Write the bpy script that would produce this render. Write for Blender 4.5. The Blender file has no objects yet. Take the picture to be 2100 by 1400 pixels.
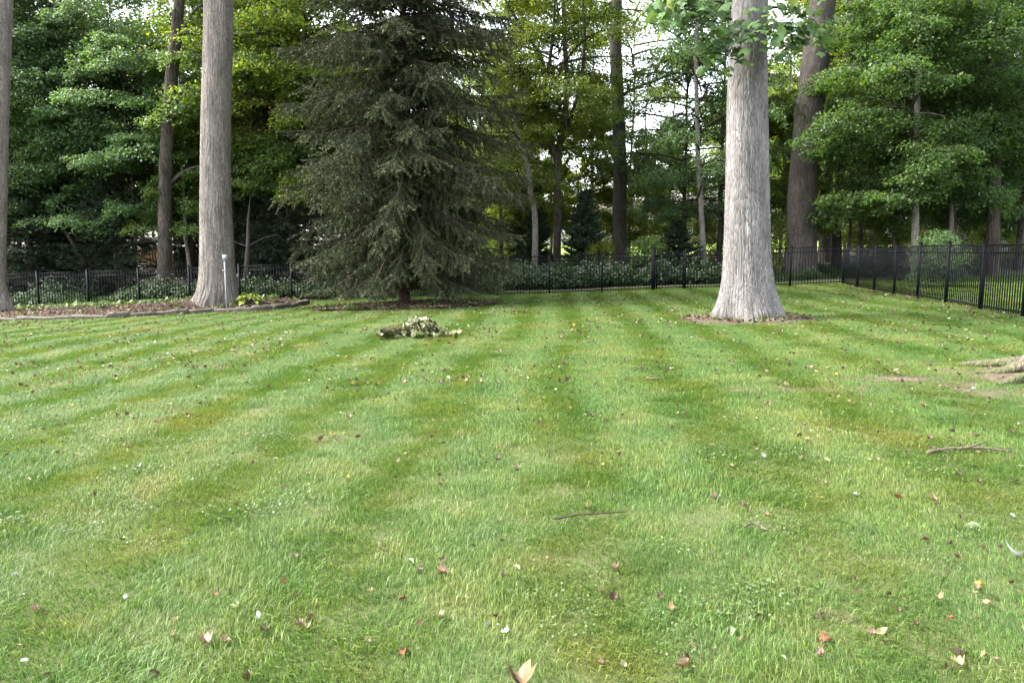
import bpy, math, random
import numpy as np
from mathutils import Vector, Matrix, Euler

# ------------------------------------------------------------------ camera, light, exposure
S = bpy.context.scene
C = S.collection
F = 1516.0                       # focal length in photo pixels (2100 wide)
HORIZON = 510.0
CAM = np.array([0.0, 0.0, 1.5])
PITCH = math.atan((700 - HORIZON) / F)
cam_d = bpy.data.cameras.new('camera')
cam_d.sensor_width = 36.0
cam_d.lens = F / 2100 * 36
cam_d.clip_start = 0.05
cam_d.clip_end = 1000
cam_o = bpy.data.objects.new('camera', cam_d)
cam_o.location = CAM
cam_o.rotation_euler = (math.pi / 2 - PITCH, 0, 0)
C.objects.link(cam_o)
S.camera = cam_o

SUN_TO = Vector((-0.66, 0.04, 0.80)).normalized()
elev = math.asin(SUN_TO.z)
azim = math.atan2(SUN_TO.x, SUN_TO.y)
W = bpy.data.worlds.new('World')
S.world = W
W.use_nodes = True
wn = W.node_tree.nodes
wl = W.node_tree.links
wn.clear()
sky = wn.new('ShaderNodeTexSky')
sky.sky_type = 'NISHITA'
sky.sun_disc = False
sky.sun_elevation = elev
sky.sun_rotation = azim
sky.air_density = 1.0
sky.dust_density = 3.0
hsv = wn.new('ShaderNodeHueSaturation')
hsv.inputs['Saturation'].default_value = 0.38
bg = wn.new('ShaderNodeBackground')
bg.inputs['Strength'].default_value = 0.15
wo = wn.new('ShaderNodeOutputWorld')
wl.new(sky.outputs[0], hsv.inputs['Color'])
wl.new(hsv.outputs[0], bg.inputs['Color'])
wl.new(bg.outputs[0], wo.inputs['Surface'])
sun_d = bpy.data.lights.new('sun', 'SUN')
sun_d.energy = 1.5
sun_d.angle = math.radians(12)
sun_d.color = (1.0, 0.95, 0.87)
sun_o = bpy.data.objects.new('sun', sun_d)
sun_o.rotation_euler = SUN_TO.to_track_quat('Z', 'Y').to_euler()
sun_o.location = (-20, 10, 40)
C.objects.link(sun_o)
S.view_settings.view_transform = 'Standard'
S.view_settings.look = 'None'
S.view_settings.gamma = 1
S.view_settings.use_curve_mapping = False
S.view_settings.exposure = 3.12
S.render.engine = 'CYCLES'
cy = S.cycles
cy.max_bounces = 12
cy.diffuse_bounces = 8
cy.glossy_bounces = 2
cy.transmission_bounces = 8
cy.transparent_max_bounces = 4
cy.use_adaptive_sampling = True
cy.adaptive_threshold = 0.01
cy.use_denoising = True
cy.denoiser = 'OPENIMAGEDENOISE'
cy.denoising_input_passes = 'RGB_ALBEDO_NORMAL'
cy.denoising_prefilter = 'NONE'
cy.sample_clamp_indirect = 6

random.seed(7)
RNG = np.random.default_rng(7)


# ------------------------------------------------------------------ helpers
def sstep(a, b, x):
    t = np.clip((np.asarray(x, float) - a) / (b - a), 0, 1)
    return t * t * (3 - 2 * t)


def hash3(i, j, k, seed):
    n = (i * 374761393 + j * 668265263 + k * 2147483647 + seed * 974711) & 0xFFFFFFFF
    n = ((n ^ (n >> 13)) * 1274126177) & 0xFFFFFFFF
    n = (n ^ (n >> 16)) & 0xFFFFFFFF
    return n / 4294967295.0


def vnoise(p, seed=0):
    p = np.asarray(p, float)
    f = np.floor(p)
    i = f.astype(np.int64)
    t = p - f
    t = t * t * (3 - 2 * t)
    r = 0
    for dx in (0, 1):
        for dy in (0, 1):
            for dz in (0, 1):
                w = (t[:, 0] if dx else 1 - t[:, 0]) * (t[:, 1] if dy else 1 - t[:, 1]) * (t[:, 2] if dz else 1 - t[:, 2])
                r = r + w * hash3(i[:, 0] + dx, i[:, 1] + dy, i[:, 2] + dz, seed)
    return r


def vn2(x, y, s, seed=0):
    x = np.atleast_1d(np.asarray(x, float)); y = np.atleast_1d(np.asarray(y, float))
    x, y = np.broadcast_arrays(x, y)
    return vnoise(np.stack([x.ravel() * s, y.ravel() * s, np.zeros(x.size)], 1), seed).reshape(x.shape)


def ground(x, y):
    x = np.asarray(x, float); y = np.asarray(y, float)
    xx = np.clip(x, -40, 40)
    s = 0.012 + 0.021 * np.clip(y / 26, 0, 1.1)
    z = xx * s - 0.16 * sstep(14, 26, y) + 0.55 * sstep(28, 44, y) + 1.6 * sstep(40, 100, y)
    z = z + 0.05 * (vn2(x, y, 0.45, 3) - 0.5) * sstep(2, 6, y)
    return z if z.ndim else float(z)


def g1(x, y):
    return float(np.ravel(ground(np.array([x]), np.array([y])))[0])


CP, SP = math.cos(PITCH), math.sin(PITCH)


def pix_dir(px, py):
    a = (px - 1050) / F
    b = (700 - py) / F
    return np.array([a, CP + b * SP, -SP + b * CP])


def at(px, py, Y):
    d = pix_dir(px, py)
    return CAM + d * (Y / d[1])


def on_ground(px, py, extra=0.0):
    d = pix_dir(px, py)
    lo, hi = 0.5, 200.0
    s = lo
    while s < 200:
        p = CAM + d * s
        if p[2] < g1(p[0], p[1]) + extra:
            break
        s *= 1.01
    a, b = s / 1.01, s
    for _ in range(20):
        m = (a + b) / 2
        p = CAM + d * m
        if p[2] < g1(p[0], p[1]) + extra:
            b = m
        else:
            a = m
    return CAM + d * a


def mesh_np(name, V, T, mats=(), v=None, smooth=False, mi=None):
    V = np.asarray(V, np.float32); T = np.asarray(T, np.int32)
    k = T.shape[1]
    me = bpy.data.meshes.new(name)
    me.vertices.add(len(V))
    me.vertices.foreach_set('co', V.ravel())
    me.loops.add(T.size)
    me.loops.foreach_set('vertex_index', T.ravel())
    me.polygons.add(len(T))
    me.polygons.foreach_set('loop_start', np.arange(0, T.size, k, dtype=np.int32))
    try:
        me.polygons.foreach_set('loop_total', np.full(len(T), k, np.int32))
    except Exception:
        pass
    if smooth:
        me.polygons.foreach_set('use_smooth', np.ones(len(T), bool))
    if mi is not None:
        me.polygons.foreach_set('material_index', np.asarray(mi, np.int32))
    if v is not None:
        a = me.attributes.new('v', 'FLOAT', 'POINT')
        a.data.foreach_set('value', np.asarray(v, np.float32))
    for m in mats:
        me.materials.append(m)
    me.update(calc_edges=True)
    me.validate()
    return me


def obj(name, me, parent=None, loc=None, rot=None, scale=None):
    o = bpy.data.objects.new(name, me)
    C.objects.link(o)
    if parent is not None:
        o.parent = parent
    if loc is not None:
        o.location = loc
    if rot is not None:
        o.rotation_euler = rot
    if scale is not None:
        o.scale = scale if hasattr(scale, '__len__') else (scale,) * 3
    return o


def tag(o, label, cat, group=None):
    o['label'] = label
    o['category'] = cat
    if group:
        o['group'] = group
    return o


def thing(name, label, cat, loc=(0, 0, 0), rz=0, group=None):
    o = bpy.data.objects.new(name, None)
    o.empty_display_size = 0.2
    C.objects.link(o)
    o.location = loc
    o.rotation_euler = (0, 0, rz)
    return tag(o, label, cat, group)


class MB:
    """collects triangles"""
    def __init__(self):
        self.V = []; self.T = []; self.n = 0; self.a = []; self.m = []

    def add(self, V, T, v=0.5, m=0):
        V = np.asarray(V, float); T = np.asarray(T, int)
        self.V.append(V); self.T.append(T + self.n); self.n += len(V)
        self.a.append(np.broadcast_to(np.asarray(v, float), (len(V),)))
        self.m.append(np.full(len(T), m))

    def box(self, c, s, rz=0.0, v=0.5, m=0, M=None):
        x, y, z = np.array(s) / 2
        V = np.array([[-x, -y, -z], [x, -y, -z], [x, y, -z], [-x, y, -z], [-x, -y, z], [x, -y, z], [x, y, z], [-x, y, z]])
        if M is not None:
            V = V @ np.array(M).T
        c_, s_ = math.cos(rz), math.sin(rz)
        V = V @ np.array([[c_, s_, 0], [-s_, c_, 0], [0, 0, 1]])
        V = V + np.array(c)
        Q = [(0, 3, 2, 1), (4, 5, 6, 7), (0, 1, 5, 4), (1, 2, 6, 5), (2, 3, 7, 6), (3, 0, 4, 7)]
        T = []
        for a, b, c2, d in Q:
            T += [(a, b, c2), (a, c2, d)]
        self.add(V, T, v, m)

    def tube(self, P, R, sides=5, v=0.5, m=0, cap=True):
        P = np.asarray(P, float); n = len(P)
        R = np.broadcast_to(np.asarray(R, float), (n,))
        d = np.gradient(P, axis=0)
        d /= np.linalg.norm(d, axis=1)[:, None] + 1e-9
        up = np.array([0, 0, 1.0]) if abs(d[:, 2]).mean() < 0.8 else np.array([0, 1.0, 0])
        a = np.cross(d, up); a /= np.linalg.norm(a, axis=1)[:, None] + 1e-9
        b = np.cross(d, a)
        th = np.linspace(0, 2 * np.pi, sides, endpoint=False)
        V = P[:, None, :] + R[:, None, None] * (np.cos(th)[None, :, None] * a[:, None, :] + np.sin(th)[None, :, None] * b[:, None, :])
        V = V.reshape(-1, 3)
        i = np.arange(n - 1)[:, None] * sides; j = np.arange(sides)[None, :]; j2 = (j + 1) % sides
        q = np.stack([i + j, i + j2, i + sides + j2, i + sides + j], -1).reshape(-1, 4)
        T = np.concatenate([q[:, [0, 1, 2]], q[:, [0, 2, 3]]])
        if cap:
            V = np.concatenate([V, P[-1:] , P[:1]])
            k = (n - 1) * sides
            T = np.concatenate([T, np.stack([k + np.arange(sides), k + (np.arange(sides) + 1) % sides, np.full(sides, n * sides)], 1),
                                np.stack([(np.arange(sides) + 1) % sides, np.arange(sides), np.full(sides, n * sides + 1)], 1)])
        self.add(V, T, v, m)

    def mesh(self, name, mats, smooth=False, attr=True):
        V = np.concatenate(self.V); T = np.concatenate(self.T)
        return mesh_np(name, V, T, mats, np.concatenate(self.a) if attr else None, smooth, np.concatenate(self.m))


# ------------------------------------------------------------------ materials
def new_mat(name):
    m = bpy.data.materials.new(name)
    m.use_nodes = True
    nt = m.node_tree
    nt.nodes.clear()
    out = nt.nodes.new('ShaderNodeOutputMaterial')
    return m, nt, out


def N(nt, t, **kw):
    n = nt.nodes.new(t)
    for k, v in kw.items():
        if k.startswith('i_'):
            n.inputs[k[2:].replace('_', ' ')].default_value = v
        else:
            setattr(n, k, v)
    return n


def ramp(nt, stops):
    r = nt.nodes.new('ShaderNodeValToRGB')
    e = r.color_ramp.elements
    while len(e) < len(stops):
        e.new(0.5)
    for k, (p, c) in enumerate(stops):
        e[k].position = p
        e[k].color = (*c, 1)
    return r


def leaf_mat(name, stops, trans=0.46, tcol=(1.35, 1.3, 0.5), spec=0.25, rough=0.45, world_scale=0.35, vary=0.5):
    m, nt, out = new_mat(name)
    L = nt.links.new
    at_ = N(nt, 'ShaderNodeAttribute', attribute_name='v')
    geo = N(nt, 'ShaderNodeNewGeometry')
    noi = N(nt, 'ShaderNodeTexNoise'); noi.inputs['Scale'].default_value = world_scale; noi.inputs['Detail'].default_value = 3
    L(geo.outputs['Position'], noi.inputs['Vector'])
    inf = N(nt, 'ShaderNodeObjectInfo')
    ma = N(nt, 'ShaderNodeMath', operation='MULTIPLY_ADD'); ma.inputs[1].default_value = vary * 1.6; ma.inputs[2].default_value = -vary * 0.8
    L(noi.outputs['Fac'], ma.inputs[0])
    ad = N(nt, 'ShaderNodeMath', operation='ADD')
    L(at_.outputs['Fac'], ad.inputs[0]); L(ma.outputs[0], ad.inputs[1])
    cr = ramp(nt, stops)
    L(ad.outputs[0], cr.inputs[0])
    hs = N(nt, 'ShaderNodeHueSaturation')
    mr = N(nt, 'ShaderNodeMapRange'); mr.inputs['To Min'].default_value = 0.8; mr.inputs['To Max'].default_value = 1.2
    L(inf.outputs['Random'], mr.inputs['Value']); L(mr.outputs[0], hs.inputs['Value'])
    L(cr.outputs[0], hs.inputs['Color'])
    p = N(nt, 'ShaderNodeBsdfPrincipled')
    p.inputs['Roughness'].default_value = rough
    p.inputs['Specular IOR Level'].default_value = spec
    L(hs.outputs[0], p.inputs['Base Color'])
    tr = N(nt, 'ShaderNodeBsdfTranslucent')
    mx = N(nt, 'ShaderNodeMix', data_type='RGBA', blend_type='MULTIPLY'); mx.inputs['Factor'].default_value = 1
    L(hs.outputs[0], mx.inputs['A']); mx.inputs['B'].default_value = (*tcol, 1)
    L(mx.outputs['Result'], tr.inputs['Color'])
    ms = N(nt, 'ShaderNodeMixShader'); ms.inputs[0].default_value = trans
    L(p.outputs[0], ms.inputs[1]); L(tr.outputs[0], ms.inputs[2])
    L(ms.outputs[0], out.inputs['Surface'])
    return m


def simple_mat(name, col, rough=0.6, spec=0.3, var=0.25, scale=20, bump=0.0, metallic=0.0, col2=None):
    m, nt, out = new_mat(name)
    L = nt.links.new
    tc = N(nt, 'ShaderNodeTexCoord')
    noi = N(nt, 'ShaderNodeTexNoise'); noi.inputs['Scale'].default_value = scale; noi.inputs['Detail'].default_value = 5
    L(tc.outputs['Object'], noi.inputs['Vector'])
    c = np.array(col)
    c2 = np.array(col2) if col2 is not None else c * (1 + var)
    cr = ramp(nt, [(0.3, tuple(c * (1 - var))), (0.7, tuple(c2))])
    L(noi.outputs['Fac'], cr.inputs[0])
    p = N(nt, 'ShaderNodeBsdfPrincipled')
    p.inputs['Roughness'].default_value = rough; p.inputs['Specular IOR Level'].default_value = spec; p.inputs['Metallic'].default_value = metallic
    L(cr.outputs[0], p.inputs['Base Color'])
    if bump:
        b = N(nt, 'ShaderNodeBump'); b.inputs['Strength'].default_value = bump; b.inputs['Distance'].default_value = 0.02
        L(noi.outputs['Fac'], b.inputs['Height']); L(b.outputs[0], p.inputs['Normal'])
    L(p.outputs[0], out.inputs['Surface'])
    return m


def bark_mat(name, dark, light, scale=14, stretch=0.16, moss=0.0, bump=0.7):
    m, nt, out = new_mat(name)
    L = nt.links.new
    tc = N(nt, 'ShaderNodeTexCoord')
    mp = N(nt, 'ShaderNodeMapping'); mp.inputs['Scale'].default_value = (1, 1, stretch)
    L(tc.outputs['Object'], mp.inputs['Vector'])
    n1 = N(nt, 'ShaderNodeTexNoise'); n1.inputs['Scale'].default_value = scale; n1.inputs['Detail'].default_value = 6; n1.inputs['Roughness'].default_value = 0.62; n1.inputs['Distortion'].default_value = 0.6
    L(mp.outputs[0], n1.inputs['Vector'])
    vo = N(nt, 'ShaderNodeTexVoronoi', feature='DISTANCE_TO_EDGE'); vo.inputs['Scale'].default_value = scale * 1.15
    n3 = N(nt, 'ShaderNodeTexNoise'); n3.inputs['Scale'].default_value = 4; n3.inputs['Detail'].default_value = 3
    L(mp.outputs[0], n3.inputs['Vector'])
    av = N(nt, 'ShaderNodeVectorMath', operation='MULTIPLY_ADD')
    L(n3.outputs['Color'], av.inputs[0]); av.inputs[1].default_value = (0.25, 0.25, 0.25); L(mp.outputs[0], av.inputs[2])
    L(av.outputs[0], vo.inputs['Vector'])
    mr = N(nt, 'ShaderNodeMapRange'); mr.inputs['From Max'].default_value = 0.2
    L(vo.outputs['Distance'], mr.inputs['Value'])
    mu = N(nt, 'ShaderNodeMath', operation='MULTIPLY_ADD'); mu.inputs[1].default_value = 0.62; L(mr.outputs[0], mu.inputs[0])
    m2 = N(nt, 'ShaderNodeMath', operation='MULTIPLY'); m2.inputs[1].default_value = 0.6
    L(n1.outputs['Fac'], m2.inputs[0]); L(m2.outputs[0], mu.inputs[2])
    d = np.array(dark); l = np.array(light)
    cr = ramp(nt, [(0.22, tuple(d)), (0.5, tuple(d * 0.45 + l * 0.55)), (0.85, tuple(l))])
    L(mu.outputs[0], cr.inputs[0])
    n2 = N(nt, 'ShaderNodeTexNoise'); n2.inputs['Scale'].default_value = 3.0; n2.inputs['Detail'].default_value = 7; n2.inputs['Roughness'].default_value = 0.65
    mpb = N(nt, 'ShaderNodeMapping'); mpb.inputs['Scale'].default_value = (1, 1, 0.35)
    L(tc.outputs['Object'], mpb.inputs['Vector']); L(mpb.outputs[0], n2.inputs['Vector'])
    col = cr.outputs[0]
    hs = N(nt, 'ShaderNodeHueSaturation')
    mr2 = N(nt, 'ShaderNodeMapRange'); mr2.inputs['From Min'].default_value = 0.3; mr2.inputs['From Max'].default_value = 0.7; mr2.inputs['To Min'].default_value = 0.55; mr2.inputs['To Max'].default_value = 1.32
    L(n2.outputs['Fac'], mr2.inputs['Value']); L(mr2.outputs[0], hs.inputs['Value']); L(col, hs.inputs['Color'])
    col = hs.outputs[0]
    if moss:
        sx = N(nt, 'ShaderNodeSeparateXYZ'); L(tc.outputs['Object'], sx.inputs[0])
        mz = N(nt, 'ShaderNodeMapRange'); mz.inputs['From Min'].default_value = 0.75 * moss; mz.inputs['From Max'].default_value = 0.0
        L(sx.outputs['Z'], mz.inputs['Value'])
        n4 = N(nt, 'ShaderNodeTexNoise'); n4.inputs['Scale'].default_value = 5; n4.inputs['Detail'].default_value = 4
        L(tc.outputs['Object'], n4.inputs['Vector'])
        mm = N(nt, 'ShaderNodeMath', operation='MULTIPLY'); L(mz.outputs[0], mm.inputs[0]); L(n4.outputs['Fac'], mm.inputs[1])
        rr = ramp(nt, [(0.28, (0, 0, 0)), (0.5, (1, 1, 1))]); L(mm.outputs[0], rr.inputs[0])
        mx = N(nt, 'ShaderNodeMix', data_type='RGBA'); L(rr.outputs[0], mx.inputs['Factor']); L(col, mx.inputs['A']); mx.inputs['B'].default_value = (0.065, 0.075, 0.03, 1)
        col = mx.outputs['Result']
    p = N(nt, 'ShaderNodeBsdfPrincipled'); p.inputs['Roughness'].default_value = 0.9; p.inputs['Specular IOR Level'].default_value = 0.15
    L(col, p.inputs['Base Color'])
    b = N(nt, 'ShaderNodeBump'); b.inputs['Strength'].default_value = bump; b.inputs['Distance'].default_value = 0.025
    L(mu.outputs[0], b.inputs['Height']); L(b.outputs[0], p.inputs['Normal'])
    L(p.outputs[0], out.inputs['Surface'])
    return m


M = {}
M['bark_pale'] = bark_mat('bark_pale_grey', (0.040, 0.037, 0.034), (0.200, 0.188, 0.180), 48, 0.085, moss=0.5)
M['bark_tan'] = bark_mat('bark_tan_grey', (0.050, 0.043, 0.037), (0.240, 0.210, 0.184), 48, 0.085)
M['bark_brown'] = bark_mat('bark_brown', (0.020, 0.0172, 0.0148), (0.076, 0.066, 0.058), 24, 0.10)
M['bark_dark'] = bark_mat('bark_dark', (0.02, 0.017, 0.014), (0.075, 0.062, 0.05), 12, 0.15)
M['bark_grey'] = bark_mat('bark_smooth_grey', (0.07, 0.062, 0.055), (0.19, 0.17, 0.15), 9, 0.5, bump=0.3)
M['bark_red'] = bark_mat('bark_reddish', (0.018, 0.011, 0.009), (0.065, 0.038, 0.030), 18, 0.3)
M['branch'] = simple_mat('branch_bark', (0.035, 0.028, 0.022), 0.9, 0.1)
M['twig_dark'] = simple_mat('spruce_twig', (0.06, 0.045, 0.033), 0.9, 0.1, 0.35, 30)
M['twig_grey'] = simple_mat('dry_twig', (0.085, 0.068, 0.052), 0.9, 0.1, 0.35, 30)
M['leaf_skylit'] = leaf_mat('leaf_skylit_green', [(0.0, (0.034, 0.072, 0.030)), (0.45, (0.060, 0.120, 0.046)), (0.8, (0.095, 0.155, 0.058)), (1.0, (0.14, 0.18, 0.06))])  # sky sheen of the near crowns is put into this bluish green
M['leaf_green'] = leaf_mat('leaf_mid_green', [(0.0, (0.032, 0.066, 0.018)), (0.45, (0.062, 0.115, 0.028)), (0.8, (0.105, 0.148, 0.034)), (1.0, (0.17, 0.18, 0.04))], trans=0.45)
M['leaf_shaded'] = leaf_mat('leaf_shaded_green', [(0.0, (0.022, 0.048, 0.016)), (0.45, (0.042, 0.085, 0.026)), (0.8, (0.072, 0.115, 0.034)), (1.0, (0.12, 0.14, 0.035))], trans=0.5, tcol=(1.5, 1.45, 0.45))  # mid green darkened, shade on the crown fronts put into the colour
M['leaf_gold_backlit'] = leaf_mat('leaf_backlit_yellow_green', [(0.0, (0.045, 0.08, 0.016)), (0.4, (0.095, 0.14, 0.026)), (0.75, (0.15, 0.18, 0.035)), (0.93, (0.25, 0.21, 0.04)), (1.0, (0.32, 0.17, 0.03))], trans=0.58, tcol=(1.4, 1.45, 0.42))  # backlight put into the yellow-green; the orange end is autumn colour
M['leaf_tulip'] = leaf_mat('leaf_tulip_green', [(0.0, (0.046, 0.090, 0.036)), (0.5, (0.078, 0.138, 0.056)), (0.85, (0.12, 0.17, 0.07)), (1.0, (0.14, 0.18, 0.045))], trans=0.42, spec=0.2, rough=0.5, vary=0.3)
M['needle_spruce'] = leaf_mat('needle_grey_green', [(0.0, (0.024, 0.023, 0.012)), (0.3, (0.036, 0.043, 0.021)), (0.7, (0.056, 0.069, 0.031)), (1.0, (0.095, 0.102, 0.045))], trans=0.12, spec=0.2, rough=0.6, world_scale=0.6, vary=0.35)
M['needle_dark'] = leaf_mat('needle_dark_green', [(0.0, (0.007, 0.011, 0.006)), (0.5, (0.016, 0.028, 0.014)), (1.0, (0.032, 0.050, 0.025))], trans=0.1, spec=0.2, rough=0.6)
M['cover'] = leaf_mat('groundcover_green', [(0.0, (0.018, 0.040, 0.016)), (0.5, (0.036, 0.072, 0.027)), (1.0, (0.07, 0.11, 0.04))], trans=0.3)
M['petal'] = simple_mat('petal_white', (0.30, 0.30, 0.27), 0.6, 0.2, 0.1)
M['weed'] = leaf_mat('weed_green', [(0.0, (0.04, 0.075, 0.024)), (1.0, (0.10, 0.14, 0.045))], trans=0.35)
M['hosta'] = leaf_mat('leaf_lime', [(0.0, (0.12, 0.17, 0.025)), (0.6, (0.20, 0.26, 0.04)), (1.0, (0.28, 0.33, 0.09))], trans=0.3, vary=0.15)
M['fence'] = simple_mat('fence_black_paint', (0.0022, 0.0028, 0.0046), 0.6, 0.1, 0.2, 8)
M['steel'] = simple_mat('galvanised_grey', (0.3, 0.31, 0.33), 0.5, 0.4, 0.12, 12)
M['white_pipe'] = simple_mat('white_pipe', (0.30, 0.30, 0.31), 0.5, 0.4, 0.08, 6)
M['stone'] = simple_mat('edging_stone', (0.07, 0.06, 0.05), 0.92, 0.15, 0.45, 14, 0.6, col2=(0.15, 0.135, 0.11))
M['soil'] = simple_mat('mulch_soil', (0.045, 0.032, 0.025), 0.95, 0.1, 0.5, 25, 0.8)
M['dust'] = simple_mat('bare_soil', (0.075, 0.058, 0.042), 0.95, 0.1, 0.4, 18, 0.6)
M['chip'] = leaf_mat('mulch_chip', [(0.0, (0.02, 0.014, 0.011)), (0.55, (0.06, 0.042, 0.032)), (0.85, (0.13, 0.095, 0.07)), (1.0, (0.30, 0.24, 0.16))], trans=0.0, vary=0.1, rough=0.9, spec=0.1)
M['cedar'] = simple_mat('cedar_wood', (0.34, 0.19, 0.095), 0.7, 0.2, 0.25, 9)
M['shingle'] = simple_mat('grey_roof_wood', (0.30, 0.29, 0.28), 0.85, 0.2, 0.25, 8)
M['slide'] = simple_mat('pale_plastic', (0.72, 0.71, 0.68), 0.4, 0.4, 0.05, 3)
M['siding'] = simple_mat('house_siding', (0.20, 0.16, 0.155), 0.8, 0.2, 0.08, 4)
M['roof'] = simple_mat('house_roof', (0.15, 0.125, 0.13), 0.9, 0.2, 0.15, 10)
M['white'] = simple_mat('white_trim', (0.5, 0.5, 0.48), 0.5, 0.3, 0.04, 4)
M['glass'] = simple_mat('window_glass', (0.10, 0.13, 0.16), 0.06, 0.8, 0.05, 2)


def lawn_material():
    m, nt, out = new_mat('lawn_thatch')
    L = nt.links.new
    geo = N(nt, 'ShaderNodeNewGeometry')
    n1 = N(nt, 'ShaderNodeTexNoise'); n1.inputs['Scale'].default_value = 0.9; n1.inputs['Detail'].default_value = 6
    n2 = N(nt, 'ShaderNodeTexNoise'); n2.inputs['Scale'].default_value = 45; n2.inputs['Detail'].default_value = 5
    L(geo.outputs['Position'], n1.inputs['Vector']); L(geo.outputs['Position'], n2.inputs['Vector'])
    c1 = ramp(nt, [(0.35, (0.045, 0.075, 0.020)), (0.65, (0.080, 0.095, 0.034))])
    c2 = ramp(nt, [(0.35, (0.028, 0.025, 0.014)), (0.7, (0.085, 0.078, 0.038))])
    L(n1.outputs['Fac'], c1.inputs[0]); L(n2.outputs['Fac'], c2.inputs[0])
    mx = N(nt, 'ShaderNodeMix', data_type='RGBA'); mx.inputs['Factor'].default_value = 0.5
    L(c1.outputs[0], mx.inputs['A']); L(c2.outputs[0], mx.inputs['B'])
    p = N(nt, 'ShaderNodeBsdfPrincipled'); p.inputs['Roughness'].default_value = 0.95; p.inputs['Specular IOR Level'].default_value = 0.1
    L(mx.outputs['Result'], p.inputs['Base Color'])
    b = N(nt, 'ShaderNodeBump'); b.inputs['Strength'].default_value = 0.7; b.inputs['Distance'].default_value = 0.02
    L(n2.outputs['Fac'], b.inputs['Height']); L(b.outputs[0], p.inputs['Normal'])
    L(p.outputs[0], out.inputs['Surface'])
    return m


def grass_material():
    m, nt, out = new_mat('grass_blade')
    L = nt.links.new
    at_ = N(nt, 'ShaderNodeAttribute', attribute_name='v')
    geo = N(nt, 'ShaderNodeNewGeometry')
    mp = N(nt, 'ShaderNodeMapping'); mp.inputs['Scale'].default_value = (1, 1, 0.0)
    L(geo.outputs['Position'], mp.inputs['Vector'])
    nb = N(nt, 'ShaderNodeTexNoise'); nb.inputs['Scale'].default_value = 0.55; nb.inputs['Detail'].default_value = 5; nb.inputs['Roughness'].default_value = 0.6
    L(mp.outputs[0], nb.inputs['Vector'])
    ns = N(nt, 'ShaderNodeTexNoise'); ns.inputs['Scale'].default_value = 2.3; ns.inputs['Detail'].default_value = 4
    L(mp.outputs[0], ns.inputs['Vector'])
    big = ramp(nt, [(0.30, (0.052, 0.130, 0.026)), (0.47, (0.078, 0.158, 0.030)), (0.58, (0.120, 0.178, 0.036)), (0.68, (0.20, 0.195, 0.065))])
    sm = ramp(nt, [(0.30, (0.040, 0.115, 0.030)), (0.5, (0.080, 0.160, 0.034)), (0.70, (0.165, 0.185, 0.056))])
    L(nb.outputs['Fac'], big.inputs[0]); L(ns.outputs['Fac'], sm.inputs[0])
    mx = N(nt, 'ShaderNodeMix', data_type='RGBA'); mx.inputs['Factor'].default_value = 0.5
    L(big.outputs[0], mx.inputs['A']); L(sm.outputs[0], mx.inputs['B'])
    tint = ramp(nt, [(0.0, (0.42, 0.46, 0.30)), (0.5, (0.82, 0.79, 0.60)), (0.84, (1.2, 1.06, 0.74)), (0.92, (1.5, 1.12, 1.2)), (1.0, (2.1, 1.5, 1.9))])
    L(at_.outputs['Fac'], tint.inputs[0])
    m2 = N(nt, 'ShaderNodeMix', data_type='RGBA', blend_type='MULTIPLY'); m2.inputs['Factor'].default_value = 1
    L(mx.outputs['Result'], m2.inputs['A']); L(tint.outputs[0], m2.inputs['B'])
    p = N(nt, 'ShaderNodeBsdfPrincipled'); p.inputs['Roughness'].default_value = 0.5; p.inputs['Specular IOR Level'].default_value = 0.32
    L(m2.outputs['Result'], p.inputs['Base Color'])
    tr = N(nt, 'ShaderNodeBsdfTranslucent')
    m3 = N(nt, 'ShaderNodeMix', data_type='RGBA', blend_type='MULTIPLY'); m3.inputs['Factor'].default_value = 1
    L(m2.outputs['Result'], m3.inputs['A']); m3.inputs['B'].default_value = (1.2, 1.2, 0.6, 1)
    L(m3.outputs['Result'], tr.inputs['Color'])
    ms = N(nt, 'ShaderNodeMixShader'); ms.inputs[0].default_value = 0.35
    L(p.outputs[0], ms.inputs[1]); L(tr.outputs[0], ms.inputs[2])
    L(ms.outputs[0], out.inputs['Surface'])
    return m


def floor_material():
    m, nt, out = new_mat('forest_floor_litter')
    L = nt.links.new
    geo = N(nt, 'ShaderNodeNewGeometry')
    n1 = N(nt, 'ShaderNodeTexNoise'); n1.inputs['Scale'].default_value = 0.5; n1.inputs['Detail'].default_value = 6
    n2 = N(nt, 'ShaderNodeTexNoise'); n2.inputs['Scale'].default_value = 14; n2.inputs['Detail'].default_value = 6
    L(geo.outputs['Position'], n1.inputs['Vector']); L(geo.outputs['Position'], n2.inputs['Vector'])
    c1 = ramp(nt, [(0.4, (0.05, 0.04, 0.025)), (0.6, (0.045, 0.07, 0.022))])
    c2 = ramp(nt, [(0.3, (0.03, 0.03, 0.015)), (0.7, (0.12, 0.10, 0.05))])
    L(n1.outputs['Fac'], c1.inputs[0]); L(n2.outputs['Fac'], c2.inputs[0])
    mx = N(nt, 'ShaderNodeMix', data_type='RGBA'); mx.inputs['Factor'].default_value = 0.45
    L(c1.outputs[0], mx.inputs['A']); L(c2.outputs[0], mx.inputs['B'])
    p = N(nt, 'ShaderNodeBsdfPrincipled'); p.inputs['Roughness'].default_value = 0.95
    L(mx.outputs['Result'], p.inputs['Base Color'])
    b = N(nt, 'ShaderNodeBump'); b.inputs['Strength'].default_value = 0.8; b.inputs['Distance'].default_value = 0.05
    L(n2.outputs['Fac'], b.inputs['Height']); L(b.outputs[0], p.inputs['Normal'])
    L(p.outputs[0], out.inputs['Surface'])
    return m


M['lawn'] = lawn_material()
M['grass'] = grass_material()
M['floor'] = floor_material()


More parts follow.
